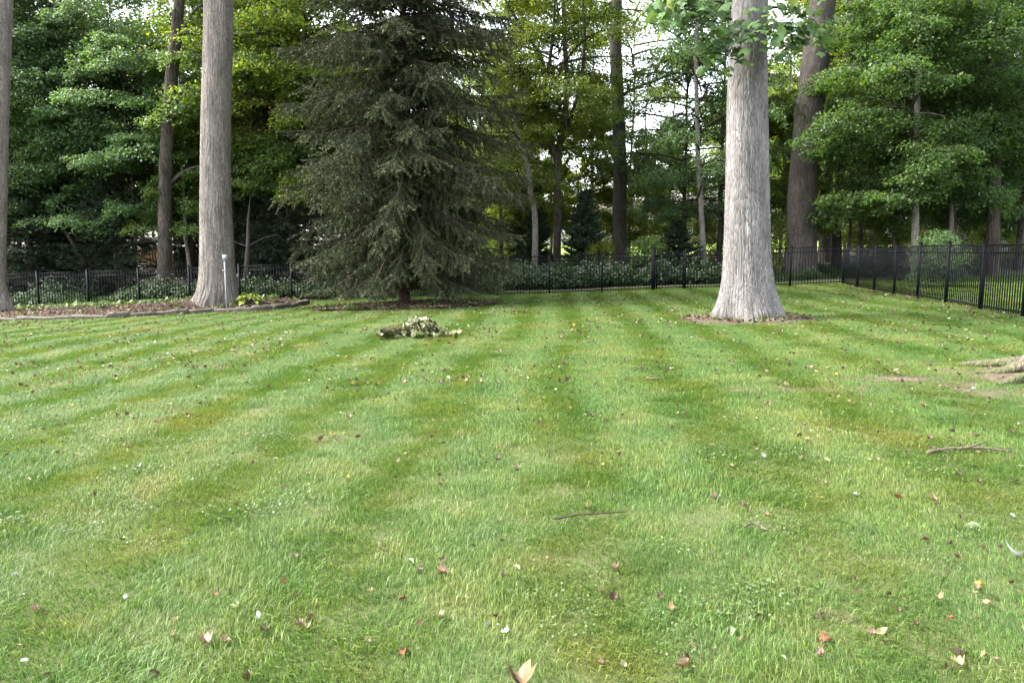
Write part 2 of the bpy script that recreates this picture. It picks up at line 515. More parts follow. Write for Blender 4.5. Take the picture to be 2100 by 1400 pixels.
# ------------------------------------------------------------------ instancing helper (stuff only)
def scatter(name, protos, P, R, Sc, I):
    """one object: points that carry copies of the small prototype meshes"""
    col = bpy.data.collections.new(name + '_prototypes')
    for k, me in enumerate(protos):
        o = bpy.data.objects.new('%s_piece_%02d' % (name, k), me)
        col.objects.link(o)
    me = bpy.data.meshes.new(name)
    n = len(P)
    me.vertices.add(n)
    me.vertices.foreach_set('co', np.asarray(P, np.float32).ravel())
    a = me.attributes.new('rot', 'FLOAT_VECTOR', 'POINT'); a.data.foreach_set('vector', np.asarray(R, np.float32).ravel())
    a = me.attributes.new('scl', 'FLOAT_VECTOR', 'POINT'); a.data.foreach_set('vector', np.asarray(Sc, np.float32).ravel())
    a = me.attributes.new('idx', 'INT', 'POINT'); a.data.foreach_set('value', np.asarray(I, np.int32).ravel())
    o = obj(name, me)
    ng = bpy.data.node_groups.new(name + '_nodes', 'GeometryNodeTree')
    ng.interface.new_socket('Geometry', in_out='INPUT', socket_type='NodeSocketGeometry')
    ng.interface.new_socket('Geometry', in_out='OUTPUT', socket_type='NodeSocketGeometry')
    gi = ng.nodes.new('NodeGroupInput'); go = ng.nodes.new('NodeGroupOutput')
    ip = ng.nodes.new('GeometryNodeInstanceOnPoints')
    ci = ng.nodes.new('GeometryNodeCollectionInfo')
    ci.inputs['Collection'].default_value = col
    ci.inputs['Separate Children'].default_value = True
    ci.inputs['Reset Children'].default_value = True

    def na(nm, t):
        x = ng.nodes.new('GeometryNodeInputNamedAttribute'); x.data_type = t
        x.inputs['Name'].default_value = nm
        return x.outputs['Attribute']
    e2r = ng.nodes.new('FunctionNodeEulerToRotation')
    lk = ng.links.new
    lk(gi.outputs[0], ip.inputs['Points'])
    lk(ci.outputs[0], ip.inputs['Instance'])
    ip.inputs['Pick Instance'].default_value = True
    lk(na('idx', 'INT'), ip.inputs['Instance Index'])
    lk(na('rot', 'FLOAT_VECTOR'), e2r.inputs[0])
    lk(e2r.outputs[0], ip.inputs['Rotation'])
    lk(na('scl', 'FLOAT_VECTOR'), ip.inputs['Scale'])
    lk(ip.outputs[0], go.inputs[0])
    md = o.modifiers.new('scatter', 'NODES'); md.node_group = ng
    o['kind'] = 'stuff'
    return o


# ------------------------------------------------------------------ the ground
def sheet(name, xs, ys, mat, dz=0.0, zf=None):
    X, Y = np.meshgrid(xs, ys)
    Z = ground(X, Y) + dz
    if zf is not None:
        Z = Z + zf(X, Y)
    V = np.stack([X.ravel(), Y.ravel(), Z.ravel()], 1)
    nx, ny = len(xs), len(ys)
    i = (np.arange(ny - 1)[:, None] * nx + np.arange(nx - 1)[None, :]).ravel()
    Q = np.stack([i, i + 1, i + nx + 1, i + nx], 1)
    o = obj(name, mesh_np(name, V, Q, [mat], smooth=True))
    o['kind'] = 'structure'
    return o


sheet('lawn', np.concatenate([np.linspace(-60, -22, 20), np.linspace(-21, 21, 169), np.linspace(22, 60, 20)]), np.linspace(-12, 30, 169), M['lawn'])
sheet('forest_floor', np.concatenate([[-600, -300, -150, -80], np.linspace(-60, 60, 121), [80, 150, 300, 600]]),
      np.concatenate([np.linspace(28.2, 60, 64), np.linspace(62, 120, 24), [150, 250, 450, 800]]), M['floor'], 0.012)
# neighbour's mown grass beyond the wood, sunlit brightness put into its colour
M['far_lawn'] = simple_mat('far_lawn_sunlit_grass', (0.16, 0.22, 0.05), 0.9, 0.1, 0.2, 0.6)
sheet('neighbour_lawn', np.linspace(-4, 34, 30), np.linspace(52, 95, 30), M['far_lawn'], 0.05)


def poly_sheet(name, outline, mat, dz, mound=None, rings=8):
    """bed surface: concentric rings of an outline, optionally mounded"""
    O = np.array(outline); c = O.mean(0)
    n = len(O)
    V = [[c[0], c[1]]]
    for r in range(1, rings + 1):
        V += list(c + (O - c) * r / rings)
    V = np.array(V)
    z = ground(V[:, 0], V[:, 1]) + dz
    if mound is not None:
        z = z + mound(V[:, 0], V[:, 1])
    T = [(0, 1 + k, 1 + (k + 1) % n) for k in range(n)]
    for r in range(rings - 1):
        a = 1 + r * n; b = a + n
        for k in range(n):
            k2 = (k + 1) % n
            T += [(a + k, b + k, b + k2), (a + k, b + k2, a + k2)]
    o = obj(name, mesh_np(name, np.column_stack([V, z]), T, [mat], smooth=True))
    o['kind'] = 'structure'
    return o


# bed front edge (pixels at the foot of the stones) and the rest of its outline
BED_PX = [(-90, 662), (0, 660), (90, 657), (160, 655), (240, 653), (300, 649), (370, 646), (440, 642), (500, 640), (545, 638), (590, 633), (630, 626)]
bed_front = [on_ground(px, py)[:2] for px, py in BED_PX]
bf = np.array(bed_front)
bed_back = [(-6.2, 23.2), (-7.2, 24.9), (-9.5, 25.6), (-12, 25.6), (-15, 25.5), (-18, 25.3), (-20, 25)]
BED = list(map(tuple, bf)) + bed_back


def inside(poly, x, y):
    poly = np.array(poly)
    x = np.asarray(x); y = np.asarray(y)
    r = np.zeros(x.shape, bool)
    j = len(poly) - 1
    for i in range(len(poly)):
        xi, yi = poly[i]; xj, yj = poly[j]
        c = ((yi > y) != (yj > y)) & (x < (xj - xi) * (y - yi) / (yj - yi + 1e-12) + xi)
        r ^= c
        j = i
    return r


TREE_L = at(445, 613, 23.2)
def bed_mound(x, y):
    yf = np.interp(x, bf[:, 0], bf[:, 1])
    t = sstep(0.0, 3.0, y - yf)
    back = 1 - sstep(24.2, 25.6, y)
    near = np.exp(-((x - TREE_L[0]) / 2.2) ** 2 - ((y - TREE_L[1]) / 2.0) ** 2)
    n = 0.05 * (vn2(x, y, 1.4, 8) - 0.5)
    return (0.10 * sstep(0, 0.35, y - yf) + (0.10 + 0.20 * near) * t + n * t) * back


# finer bed surface as grid clipped to outline
def bed_surface():
    xs = np.arange(-20.4, -3.6, 0.14); ys = np.arange(14, 26, 0.14)
    X, Y = np.meshgrid(xs, ys)
    ins = inside(BED, X, Y)
    Z = ground(X, Y) + 0.02 + bed_mound(X, Y)
    V = np.stack([X.ravel(), Y.ravel(), Z.ravel()], 1)
    nx, ny = len(xs), len(ys)
    i = (np.arange(ny - 1)[:, None] * nx + np.arange(nx - 1)[None, :]).ravel()
    ok = ins.ravel()
    Q = np.stack([i, i + 1, i + nx + 1, i + nx], 1)
    Q = Q[ok[Q].sum(1) >= 2]
    o = obj('mulch_bed', mesh_np('mulch_bed', V, Q, [M['soil']], smooth=True))
    o['kind'] = 'structure'


bed_surface()


def bed_z(x, y):
    return float(np.ravel(ground(np.array([x]), np.array([y])) + 0.02 + bed_mound(np.array([x]), np.array([y])))[0])


def ellipse(cx, cy, rx, ry, n=40, wob=0.12, seed=0):
    th = np.linspace(0, 2 * np.pi, n, endpoint=False)
    w = 1 + wob * (vnoise(np.stack([np.cos(th) * 1.7, np.sin(th) * 1.7, np.full(n, seed * 7.3)], 1), seed) - 0.5) * 2
    return [(cx + rx * math.cos(t) * k, cy + ry * math.sin(t) * k) for t, k in zip(th, w)]


SPR = at(830, 614, 22.6)
SPR_RING = ellipse(SPR[0] + 0.1, SPR[1] - 0.6, 2.75, 1.9, seed=1)
TR = on_ground(1535, 655)
TR_RING = ellipse(TR[0] - 0.1, TR[1] - 0.12, 1.5, 0.98, seed=2, wob=0.3)
poly_sheet('mulch_ring', SPR_RING, M['soil'], 0.035, lambda x, y: 0.05 * np.exp(-((x - SPR[0]) ** 2 + (y - SPR[1]) ** 2) / 2) + 0.03 * vn2(x, y, 2, 4))
poly_sheet('soil_ring', TR_RING, M['dust'], 0.003, lambda x, y: 0.07 * np.exp(-((x - TR[0]) ** 2 + (y - TR[1]) ** 2) / 0.5) + 0.02 * vn2(x, y, 3, 5))
ROOT = np.array([6.05, 7.9])
ROOT_RING = ellipse(5.6, 7.6, 1.35, 1.0, seed=3, wob=0.3)
poly_sheet('soil_patch', ROOT_RING, M['dust'], 0.0, lambda x, y: 0.07 * np.exp(-((x - ROOT[0]) ** 2 + (y - ROOT[1]) ** 2) / 0.55) + 0.02 * (vn2(x, y, 3, 6) - .45))

BARE = []
for (px, py, rx, ry, sd) in [(1725, 797, 1.15, .17, 11), (1600, 800, .5, .1, 12), (1890, 772, .8, .25, 13), (1750, 690, .9, .22, 14), (1710, 1262, .1, .06, 15)]:
    c_ = on_ground(px, py)
    poly_sheet('soil_patch', ellipse(c_[0], c_[1], rx, ry, 30, .35, sd), M['dust'], 0.004, None, 3)

for (px, py, rx, ry, k) in [(1720, 795, 1.2, 0.2, .9), (1610, 800, 0.5, 0.14, .6), (1710, 1262, 0.11, 0.07, 1.0), (80, 1345, 0.12, 0.08, .9), (1025, 915, .28, .3, .6), (1235, 700, 0.8, 0.2, .5), (1690, 640, 1.6, 0.7, .6), (1800, 690, 1.6, .5, .5), (1560, 800, 1.0, .2, .5), (1880, 780, 1.0, .35, .7), (1480, 700, 1.2, .3, .4), (950, 715, 1.5, 0.5, .3), (1020, 1360, .15, .1, .5)]:
    p = on_ground(px, py)
    BARE.append((p[0], p[1], rx, ry, k))


def bare(x, y):
    b = np.zeros_like(x)
    for (cx, cy_, rx, ry, k) in BARE:
        d = ((x - cx) / rx) ** 2 + ((y - cy_) / ry) ** 2
        b = np.maximum(b, k * np.exp(-d * 0.9))
    return b


# ------------------------------------------------------------------ grass
def grass_tuft(seed, lean, n=600, rad=0.20):
    r = np.random.default_rng(seed)
    a = r.uniform(0, 2 * np.pi, n); q = rad * np.sqrt(r.uniform(0, 1, n))
    x = q * np.cos(a); y = q * np.sin(a)
    h = r.uniform(0.014, 0.042, n) * (1 - 0.3 * (q / rad) ** 2)
    tall = r.uniform(0, 1, n) < 0.06; h[tall] *= 1.6
    az = r.uniform(0, 2 * np.pi, n)
    k = r.uniform(0.25, 1.5, n)
    dx = k * np.cos(az) * 0.75; dy = k * np.sin(az) * 0.75 + lean
    w = r.choice([0.0012, 0.0017, 0.0024, 0.0034], n, p=[.3, .35, .25, .1]) * r.uniform(.85, 1.15, n)
    sa = az + np.pi / 2 + r.normal(0, 0.5, n)
    sx = np.cos(sa) * w / 2; sy = np.sin(sa) * w / 2
    V = np.zeros((n, 5, 3))
    mx, my, mz = x + dx * h * 0.35, y + dy * h * 0.35, h * 0.62
    tx, ty, tz = x + dx * h * 1.05, y + dy * h * 1.05, h * (1.0 - 0.28 * k)
    V[:, 0] = np.stack([x - sx, y - sy, np.full(n, -0.012)], 1)
    V[:, 1] = np.stack([x + sx, y + sy, np.full(n, -0.012)], 1)
    V[:, 2] = np.stack([mx + sx, my + sy, mz], 1)
    V[:, 3] = np.stack([mx - sx, my - sy, mz], 1)
    V[:, 4] = np.stack([tx, ty, tz], 1)
    b = np.arange(n)[:, None] * 5
    T = np.concatenate([b + [0, 1, 2], b + [0, 2, 3], b + [3, 2, 4]])
    v = r.uniform(0, 0.86, n)
    dead = r.uniform(0, 1, n) < 0.08
    v[dead] = r.uniform(0.88, 1.0, dead.sum())
    return mesh_np('grass_tuft', V.reshape(-1, 3), T, [M['grass']], np.repeat(v, 5))


STRIPE_DIR = math.atan2(0.066, 1.0)
def build_grass():
    tufts = [grass_tuft(100 + k, -0.95) for k in range(5)] + [grass_tuft(200 + k, 0.85) for k in range(5)]
    step = 0.165
    xs = np.arange(-24, 24, step); ys = np.arange(1.4, 28.4, step)
    X, Y = np.meshgrid(xs, ys)
    X = X.ravel(); Y = Y.ravel()
    r = np.random.default_rng(5)
    X = X + r.uniform(-.09, .09, X.size); Y = Y + r.uniform(-.09, .09, Y.size)
    keep = np.abs(X) < 0.74 * Y + 2.2
    keep &= ~((Y > 26.0) & (r.uniform(0, 1, X.size) < sstep(26.6, 28.4, Y)))
    keep &= ~inside(BED, X, Y)
    keep &= ~(inside(SPR_RING, X, Y))
    q = np.hypot((X - TR[0] + .1) / 1.42, (Y - TR[1] + .12) / .92)
    keep &= ~(r.uniform(0, 1, X.size) < .97 * (1 - sstep(.7, 1.08, q)))
    q = np.hypot((X - 5.7) / 1.5, (Y - 7.65) / 1.1)
    keep &= ~(r.uniform(0, 1, X.size) < .6 * (1 - sstep(.25, 1.0, q + .8 * (vn2(X, Y, 2.2, 44) - .5))))
    keep &= r.uniform(0, 1, X.size) > bare(X, Y)
    keep &= r.uniform(0, 1, X.size) > 0.22 * np.clip((vn2(X, Y, 0.8, 21) - 0.55) * 3, 0, 1)
    X, Y = X[keep], Y[keep]
    n = len(X)
    Z = ground(X, Y)
    t = X * math.cos(STRIPE_DIR) - Y * math.sin(STRIPE_DIR)
    t = t + 0.5 * (vn2(X, Y, 0.22, 31) - 0.5) + 0.14 * (vn2(X, Y, 1.5, 32) - .5) - 0.006 * np.minimum(X, 0) ** 2
    ph = np.sin(2 * np.pi * t / 1.12 + 0.4)
    towards = (ph - .1 + 0.8 * (vn2(X, Y, .45, 35) - .5) + r.normal(0, 0.2, n)) > 0
    I = np.where(towards, r.integers(0, 5, n), 5 + r.integers(0, 5, n))
    R = np.stack([r.normal(0, 0.05, n), r.normal(0, 0.05, n), -STRIPE_DIR + r.normal(0, 0.45, n)], 1)
    s = r.uniform(0.8, 1.2, n) * (0.85 + 0.4 * vn2(X, Y, 0.9, 12))
    hz = s * r.uniform(0.85, 1.15, n)
    hz = hz * (0.8 + 0.5 * vn2(X, Y, 2.6, 13))
    Sc = np.stack([np.clip(s, .85, 1.4), np.clip(s, .85, 1.4), hz], 1)
    scatter('grass', tufts, np.stack([X, Y, Z], 1), R, Sc, I)
    return n


build_grass()


# ------------------------------------------------------------------ leaves as geometry
LOBED = np.array([(0, 0), (.18, -.05), (.42, .02), (.32, .18), (.52, .38), (.34, .45), (.30, .72), (.12, .78), (0, 1.0)])
OVAL = np.array([(0, 0), (.17, .12), (.27, .36), (.22, .66), (.10, .88), (0, 1.0)])
TULIP = np.array([(0, 0), (.26, .0), (.50, .16), (.36, .36), (.44, .66), (.30, .90), (.0, .78)])


def leaf_geo(shape, curl=0.3, bend=0.2, seed=0, crinkle=0.05):
    r = np.random.default_rng(seed)
    o = np.array(shape)
    out = np.concatenate([o, o[-2:0:-1] * [-1, 1]])
    n = len(out)
    c = np.array([[0, 0.35]])
    P = np.concatenate([c, c + (out - c) * 0.55, out])
    T = [(0, 1 + k, 1 + (k + 1) % n) for k in range(n)]
    for k in range(n):
        k2 = (k + 1) % n
        T += [(1 + k, 1 + n + k, 1 + n + k2), (1 + k, 1 + n + k2, 1 + k2)]
    z = curl * np.abs(P[:, 0]) ** 1.5 * 2 + bend * (P[:, 1] - 0.4) ** 2 * 2 + r.normal(0, crinkle, len(P))
    V = np.column_stack([P[:, 0], P[:, 1] - 0.4, z])
    return V, np.array(T)


# ------------------------------------------------------------------ tree generators
def leaf_quads(Cn, L, Wd, r, tilt=0.45, out_dir=None, fold=0.12, droop=0.25):
    n = len(Cn)
    if out_dir is None:
        az = r.uniform(0, 2 * np.pi, n)
    else:
        az = np.arctan2(out_dir[:, 1], out_dir[:, 0]) + r.normal(0, 0.9, n)
    pitch = -np.abs(r.normal(droop, tilt, n))
    a = np.stack([np.cos(az) * np.cos(pitch), np.sin(az) * np.cos(pitch), np.sin(pitch)], 1)
    side = np.stack([-np.sin(az), np.cos(az), np.zeros(n)], 1)
    roll = r.normal(0, tilt, n)
    nn = np.cross(a, side)
    b = side * np.cos(roll)[:, None] + nn * np.sin(roll)[:, None]
    nn = np.cross(a, b)
    L = L[:, None]; Wd = Wd[:, None]
    V = np.stack([Cn - a * L / 2, Cn + b * Wd / 2 - nn * fold * L + a * L * 0.08, Cn + a * L / 2, Cn - b * Wd / 2 - nn * fold * L + a * L * 0.08], 1)
    k = np.arange(n)[:, None] * 4
    T = np.concatenate([k + [0, 1, 2], k + [0, 2, 3]])
    return V.reshape(-1, 3), T


def make_crown(seed, z0, z1, R, nl, nsec, nleaf, ls, prof='round', flat=0.20, up=0.35, sparse=1.0):
    r = np.random.default_rng(seed)
    br = MB()
    CC = []; OD = []
    for i in range(nl):
        u = (i + r.uniform(0, 1)) / nl
        z = z0 + (z1 - z0) * u
        if prof == 'round':
            Lr = R * (0.55 + 0.55 * math.sin(math.pi * min(1, 0.15 + u * 0.85)))
        elif prof == 'cone':
            Lr = R * (1.05 - 0.85 * u)
        else:
            Lr = R
        Lr *= r.uniform(0.7, 1.12)
        az = i * 2.39996 + r.normal(0, 0.35)
        e0 = up + 0.5 * u + r.normal(0, 0.25)
        m = 9
        t = np.linspace(0, 1, m)
        el = e0 * (1 - t) ** 1.0 - 0.28 * t
        azs = az + np.cumsum(r.normal(0, 0.09, m))
        step = Lr / (m - 1)
        d = np.stack([np.cos(azs) * np.cos(el), np.sin(azs) * np.cos(el), np.sin(el)], 1)
        P = np.array([0, 0, z]) + np.concatenate([[[0, 0, 0]], np.cumsum(d[:-1] * step, 0)])
        rad = (0.012 + 0.011 * Lr) * (1 - 0.85 * t)
        br.tube(P, rad, 5, cap=False)
        for s in range(nsec):
            ts = 0.25 + 0.75 * (s + r.uniform(0, 1)) / nsec
            fi = ts * (m - 1); i0 = min(int(fi), m - 2); p0 = P[i0] + (P[i0 + 1] - P[i0]) * (fi - i0)
            sg = 1 if s % 2 else -1
            a2 = azs[i0] + sg * r.uniform(0.45, 1.15)
            l2 = Lr * r.uniform(0.22, 0.42) * (1.15 - 0.55 * ts) + 0.25
            e2 = el[i0] + r.normal(0.02, 0.32)
            tt = np.linspace(0, 1, 5)
            el2 = e2 - 0.35 * tt
            d2 = np.stack([np.cos(a2) * np.cos(el2), np.sin(a2) * np.cos(el2), np.sin(el2)], 1) * l2 / 4
            P2 = p0 + np.concatenate([[[0, 0, 0]], np.cumsum(d2[:-1], 0)])
            br.tube(P2, 0.012 * (1 - 0.75 * tt) * (0.6 + 0.2 * Lr), 3, cap=False)
            if r.uniform() > sparse:
                continue
            nn = int(nleaf * r.uniform(0.6, 1.3))
            q = np.sqrt(r.uniform(0.02, 1, nn)) * 4
            j = np.minimum(q.astype(int), 3)
            base = P2[j] + (P2[j + 1] - P2[j]) * (q - j)[:, None]
            wid = 0.44 * l2 * (1.1 - 0.55 * q / 4)
            perp = np.array([-math.sin(a2), math.cos(a2), 0])
            off = r.normal(0, 1, nn)[:, None] * wid[:, None] * perp
            off[:, 2] += r.normal(0, flat, nn) - 0.06 - 0.10 * (np.abs(off).sum(1))
            CC.append(base + off)
            OD.append(np.tile([math.cos(a2), math.sin(a2), 0], (nn, 1)) + off * 1.5)
    CC = np.concatenate(CC); OD = np.concatenate(OD)
    n = len(CC)
    L = ls * r.uniform(0.65, 1.25, n)
    V, T = leaf_quads(CC, L, L * r.uniform(0.7, 0.95, n), r, 0.5, OD, droop=0.45)
    v = np.clip(r.normal(0.45, 0.2, n), 0, 0.97)
    return br.mesh('branches', [M['branch']]), mesh_np('crown', V, T, [M['leaf_green']], np.repeat(v, 4)), n


def make_conifer(seed, H, R, z0, nb, ntw, nneedle, nl, nw, droop=0.5, power=0.75, trunk_r=0.2, hang=0.5, bark='branch', nmat='needle_spruce', bmat='twig_dark', top_min=0.3, floor=0.08):
    r = np.random.default_rng(seed)
    br = MB()
    P0 = []; P1 = []
    for i in range(nb):
        u = ((i + r.uniform(0, 1)) / nb) ** 1.15
        z = z0 + (H - z0) * u
        Lr = max(top_min, R * (1 - u) ** power) * r.uniform(0.66, 1.06) * (1 if H < 10 else 0.76 + 0.24 * min(1, u / 0.10))
        az = i * 2.39996 + r.normal(0, 0.4)
        m = 8
        t = np.linspace(0, 1, m)
        e0 = 0.15 + 0.5 * u + r.normal(0, 0.1)
        dr = droop * (1 - 0.6 * u)
        el = e0 - dr * np.sin(t * 2.4) * 1.2 + 0.35 * t ** 3
        azs = az + np.cumsum(r.normal(0, 0.05, m))
        d = np.stack([np.cos(azs) * np.cos(el), np.sin(azs) * np.cos(el), np.sin(el)], 1) * Lr / (m - 1)
        P = np.array([0, 0, z]) + np.concatenate([[[0, 0, 0]], np.cumsum(d[:-1], 0)])
        P[:, 2] = np.maximum(P[:, 2], floor)
        br.tube(P, (0.006 + 0.007 * Lr) * (1 - 0.85 * t), 4, cap=False)
        k = max(5, int(ntw * Lr / R))
        ts = 0.04 + 0.96 * (np.arange(k) + r.uniform(0, 1, k)) / k
        fi = ts * (m - 1); i0 = np.minimum(fi.astype(int), m - 2)
        p0 = P[i0] + (P[i0 + 1] - P[i0]) * (fi - i0)[:, None]
        sg = np.where(np.arange(k) % 2, 1, -1)
        a2 = azs[i0] + sg * r.uniform(0.35, 1.2, k)
        l2 = (0.14 + 0.20 * Lr * (1 - 0.6 * ts)) * r.uniform(0.7, 1.4, k)
        e2 = el[i0] - hang * r.uniform(0.2, 1.6, k)
        q = p0 + np.stack([np.cos(a2) * np.cos(e2), np.sin(a2) * np.cos(e2), np.sin(e2)], 1) * l2[:, None]
        q[:, 2] = np.maximum(q[:, 2], floor - .04 + r.uniform(0, .12, k))
        P0.append(p0); P1.append(q)
        P0.append(P[-2:-1]); P1.append(P[-1:] + (P[-1:] - P[-2:-1]) * 0.4)
    P0 = np.concatenate(P0); P1 = np.concatenate(P1)
    nt_ = len(P0)
    ln = np.linalg.norm(P1 - P0, axis=1)
    cnt = np.maximum(4, (nneedle * ln / ln.mean() * r.uniform(0.5, 1.3, nt_)).astype(int))
    idx = np.repeat(np.arange(nt_), cnt)
    n = len(idx)
    t = r.uniform(0, 1, n)
    ax = (P1 - P0)[idx] / ln[idx][:, None]
    base = P0[idx] + (P1 - P0)[idx] * t[:, None]
    rv = r.normal(0, 1, (n, 3))
    rv -= ax * (rv * ax).sum(1)[:, None]
    rv /= np.linalg.norm(rv, axis=1)[:, None]
    rv[:, 2] -= 0.25
    d = ax * r.uniform(0.35, 0.9, n)[:, None] + rv * 0.75
    d /= np.linalg.norm(d, axis=1)[:, None]
    L = nl * r.uniform(0.6, 1.3, n)
    sd = np.cross(d, r.normal(0, 1, (n, 3))); sd /= np.linalg.norm(sd, axis=1)[:, None]
    w = nw * r.uniform(0.7, 1.2, n)
    V = np.stack([base - sd * w[:, None] / 2, base + sd * w[:, None] / 2, base + d * L[:, None]], 1).reshape(-1, 3)
    T = np.arange(n * 3).reshape(n, 3)
    tv = r.uniform(0.1, 0.9, nt_)[idx] * 0.6 + 0.4 * t
    return br.mesh('branches', [M[bmat]]), mesh_np('needles', V, T, [M[nmat]], np.repeat(tv, 3))


def trunk_mesh(px_pts, Y, zbase, height, sides=28, rings=60, ridge=0.03, rf=9.0, lobes=0.0, seed=0, taper=0.55, mat='bark_dark', extra=None):
    """px_pts: (px, py, width px) from the foot upward, all at depth Y; local to the foot"""
    pts = []
    for (px, py, w) in px_pts:
        p = at(px, py, Y)
        s = np.linalg.norm(p - CAM) / np.linalg.norm(pix_dir(px, py))
        pts.append((p[0], p[2], w / F * s / 2))
    pts = np.array(pts)
    x0, r_top = pts[0, 0], pts[-1, 2]
    foot = np.array([x0, Y, zbase])
    zt = pts[-1, 1]
    sl = (pts[-1, 0] - pts[-2, 0]) / max(0.1, pts[-1, 1] - pts[-2, 1])
    zs = np.concatenate([[zbase - 0.25], pts[:, 1], [max(zt + 0.4, zbase + height)]])
    xs = np.concatenate([[x0], pts[:, 0], [pts[-1, 0] + sl * (max(zt + 0.4, zbase + height) - zt)]])
    rs = np.concatenate([[pts[0, 2] * 1.08], pts[:, 2], [r_top * (1 - taper)]])
    order = np.argsort(zs); zs, xs, rs = zs[order], xs[order], rs[order]
    # denser rings near the visible part
    zvis = min(zt + 0.5, zs[-1])
    Zr = np.concatenate([np.linspace(zs[0], zvis, rings), np.linspace(zvis, zs[-1], 10)[1:]])
    Xr = np.interp(Zr, zs, xs); Rr = np.interp(Zr, zs, rs)
    if rings > 20:                         # smooth kinks
        for _ in range(3):
            Xr[1:-1] = (Xr[:-2] + Xr[1:-1] * 2 + Xr[2:]) / 4
            Rr[1:-1] = (Rr[:-2] + Rr[1:-1] * 2 + Rr[2:]) / 4
    th = np.linspace(0, 2 * np.pi, sides, endpoint=False)
    TH, ZZ = np.meshgrid(th, Zr)
    RR = np.repeat(Rr[:, None], sides, 1)
    h = ZZ - zbase
    if ridge:
        q = np.stack([np.cos(TH).ravel() * rf * 0.5, np.sin(TH).ravel() * rf * 0.5, h.ravel() * 0.9], 1)
        a = vnoise(q * [2.0, 2.0, 1.4], seed); b = vnoise(q * [4.0, 4.0, 2.8], seed + 1)
        n = (1 - np.abs(2 * a - 1)) * 0.6 + (1 - np.abs(2 * b - 1)) * 0.4
        lowz = 1 + 2.2 * np.exp(-np.clip(h, 0, 9).ravel() / 0.35)
        RR = RR * (1 + ridge * ((n - 0.55) * lowz).reshape(RR.shape) * 2)
        big = vnoise(np.stack([np.cos(TH).ravel() * 1.2, np.sin(TH).ravel() * 1.2, h.ravel() * 0.35], 1), seed + 5).reshape(RR.shape)
        RR = RR * (1 + 0.08 * (big - 0.5))
    if lobes:
        e = np.exp(-np.clip(h, 0, 9) / 0.22)
        lb = np.cos(TH * 5 + seed) * 0.6 + np.cos(TH * 3 + 1.3 * seed + 1) * 0.5
        RR = RR * (1 + lobes * e * lb)
    Vx = np.repeat(Xr[:, None], sides, 1) + RR * np.cos(TH) - foot[0]
    Vy = RR * np.sin(TH)
    Vz = ZZ - foot[2]
    V = np.stack([Vx.ravel(), Vy.ravel(), Vz.ravel()], 1)
    m = len(Zr)
    i = np.arange(m - 1)[:, None] * sides; j = np.arange(sides)[None, :]; j2 = (j + 1) % sides
    Q = np.stack([i + j, i + j2, i + sides + j2, i + sides + j], -1).reshape(-1, 4)
    T = np.concatenate([Q[:, [0, 1, 2]], Q[:, [0, 2, 3]]])
    mb = MB(); mb.add(V, T)
    if extra:
        for (path, r0, r1) in extra:
            Pp = np.array([at(px, py, Y + dy) for (px, py, dy) in path]) - foot
            tt = np.linspace(0, 1, len(Pp))
            # resample smoothly
            k = 12
            uu = np.linspace(0, 1, k)
            Ps = np.stack([np.interp(uu, tt, Pp[:, c]) for c in range(3)], 1)
            for _ in range(2):
                Ps[1:-1] = (Ps[:-2] + 2 * Ps[1:-1] + Ps[2:]) / 4
            mb.tube(Ps, r0 + (r1 - r0) * uu, 8)
    top = np.array([xs[-1] - foot[0], 0, zs[-1] - foot[2]])
    return mb.mesh('trunk', [M[mat]], smooth=True, attr=False), foot, top


# crown library
CROWNS = {}
CROWNS['low'] = make_crown(11, 2.6, 12.5, 4.2, 48, 12, 112, 0.115, 'round', flat=0.10)
CROWNS['low2'] = make_crown(12, 2.2, 11.0, 3.8, 48, 12, 112, 0.118, 'round', flat=0.08, up=0.2)
CROWNS['low3'] = make_crown(17, 2.8, 12.0, 4.0, 46, 13, 105, 0.11, 'round', flat=0.14, up=0.35)
CROWNS['open'] = make_crown(13, 2.0, 12.0, 3.6, 36, 10, 90, 0.105, 'round', flat=.13, sparse=0.78)
CROWNS['high'] = make_crown(14, 10.0, 19.0, 5.2, 24, 6, 26, 0.19, 'round', up=0.5)
CROWNS['bush'] = make_crown(15, 0.3, 3.0, 1.7, 22, 6, 70, 0.11, 'round')
CROWNS['sapling'] = make_crown(16, 1.4, 7.5, 2.4, 34, 10, 90, 0.11, 'cone', flat=0.09, up=0.15)
print('crown leaves', {k: c[2] for k, c in CROWNS.items()})
SPRUCE = make_conifer(21, 22.0, 4.25, 0.95, 520, 62, 66, 0.074, 0.030, droop=0.6, power=0.5, hang=0.6, floor=0.4)
print('spruce needles', len(SPRUCE[1].polygons))
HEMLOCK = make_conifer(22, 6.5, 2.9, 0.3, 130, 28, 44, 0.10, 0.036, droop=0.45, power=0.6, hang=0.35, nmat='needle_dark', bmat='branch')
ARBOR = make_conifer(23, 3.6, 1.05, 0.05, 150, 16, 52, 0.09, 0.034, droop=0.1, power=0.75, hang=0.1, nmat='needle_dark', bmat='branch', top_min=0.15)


def simple_trunk(seed, H, r0, mat):
    r = np.random.default_rng(seed)
    z = np.linspace(-0.3, H, 14)
    P = np.stack([np.cumsum(r.normal(0, 0.04, 14)), np.cumsum(r.normal(0, 0.04, 14)), z], 1)
    P[:2, :2] = 0
    mb = MB(); mb.tube(P, r0 * (1 - 0.75 * np.linspace(0, 1, 14)) * np.where(np.arange(14) == 0, 1.25, 1), 10)
    return mb.mesh('trunk', [M[mat]], smooth=True, attr=False)


ST = [simple_trunk(41, 11, 0.10, 'bark_dark'), simple_trunk(42, 11, 0.13, 'bark_brown'), simple_trunk(43, 11, 0.09, 'bark_grey')]
ST_HIGH = simple_trunk(44, 18, 0.26, 'bark_dark')


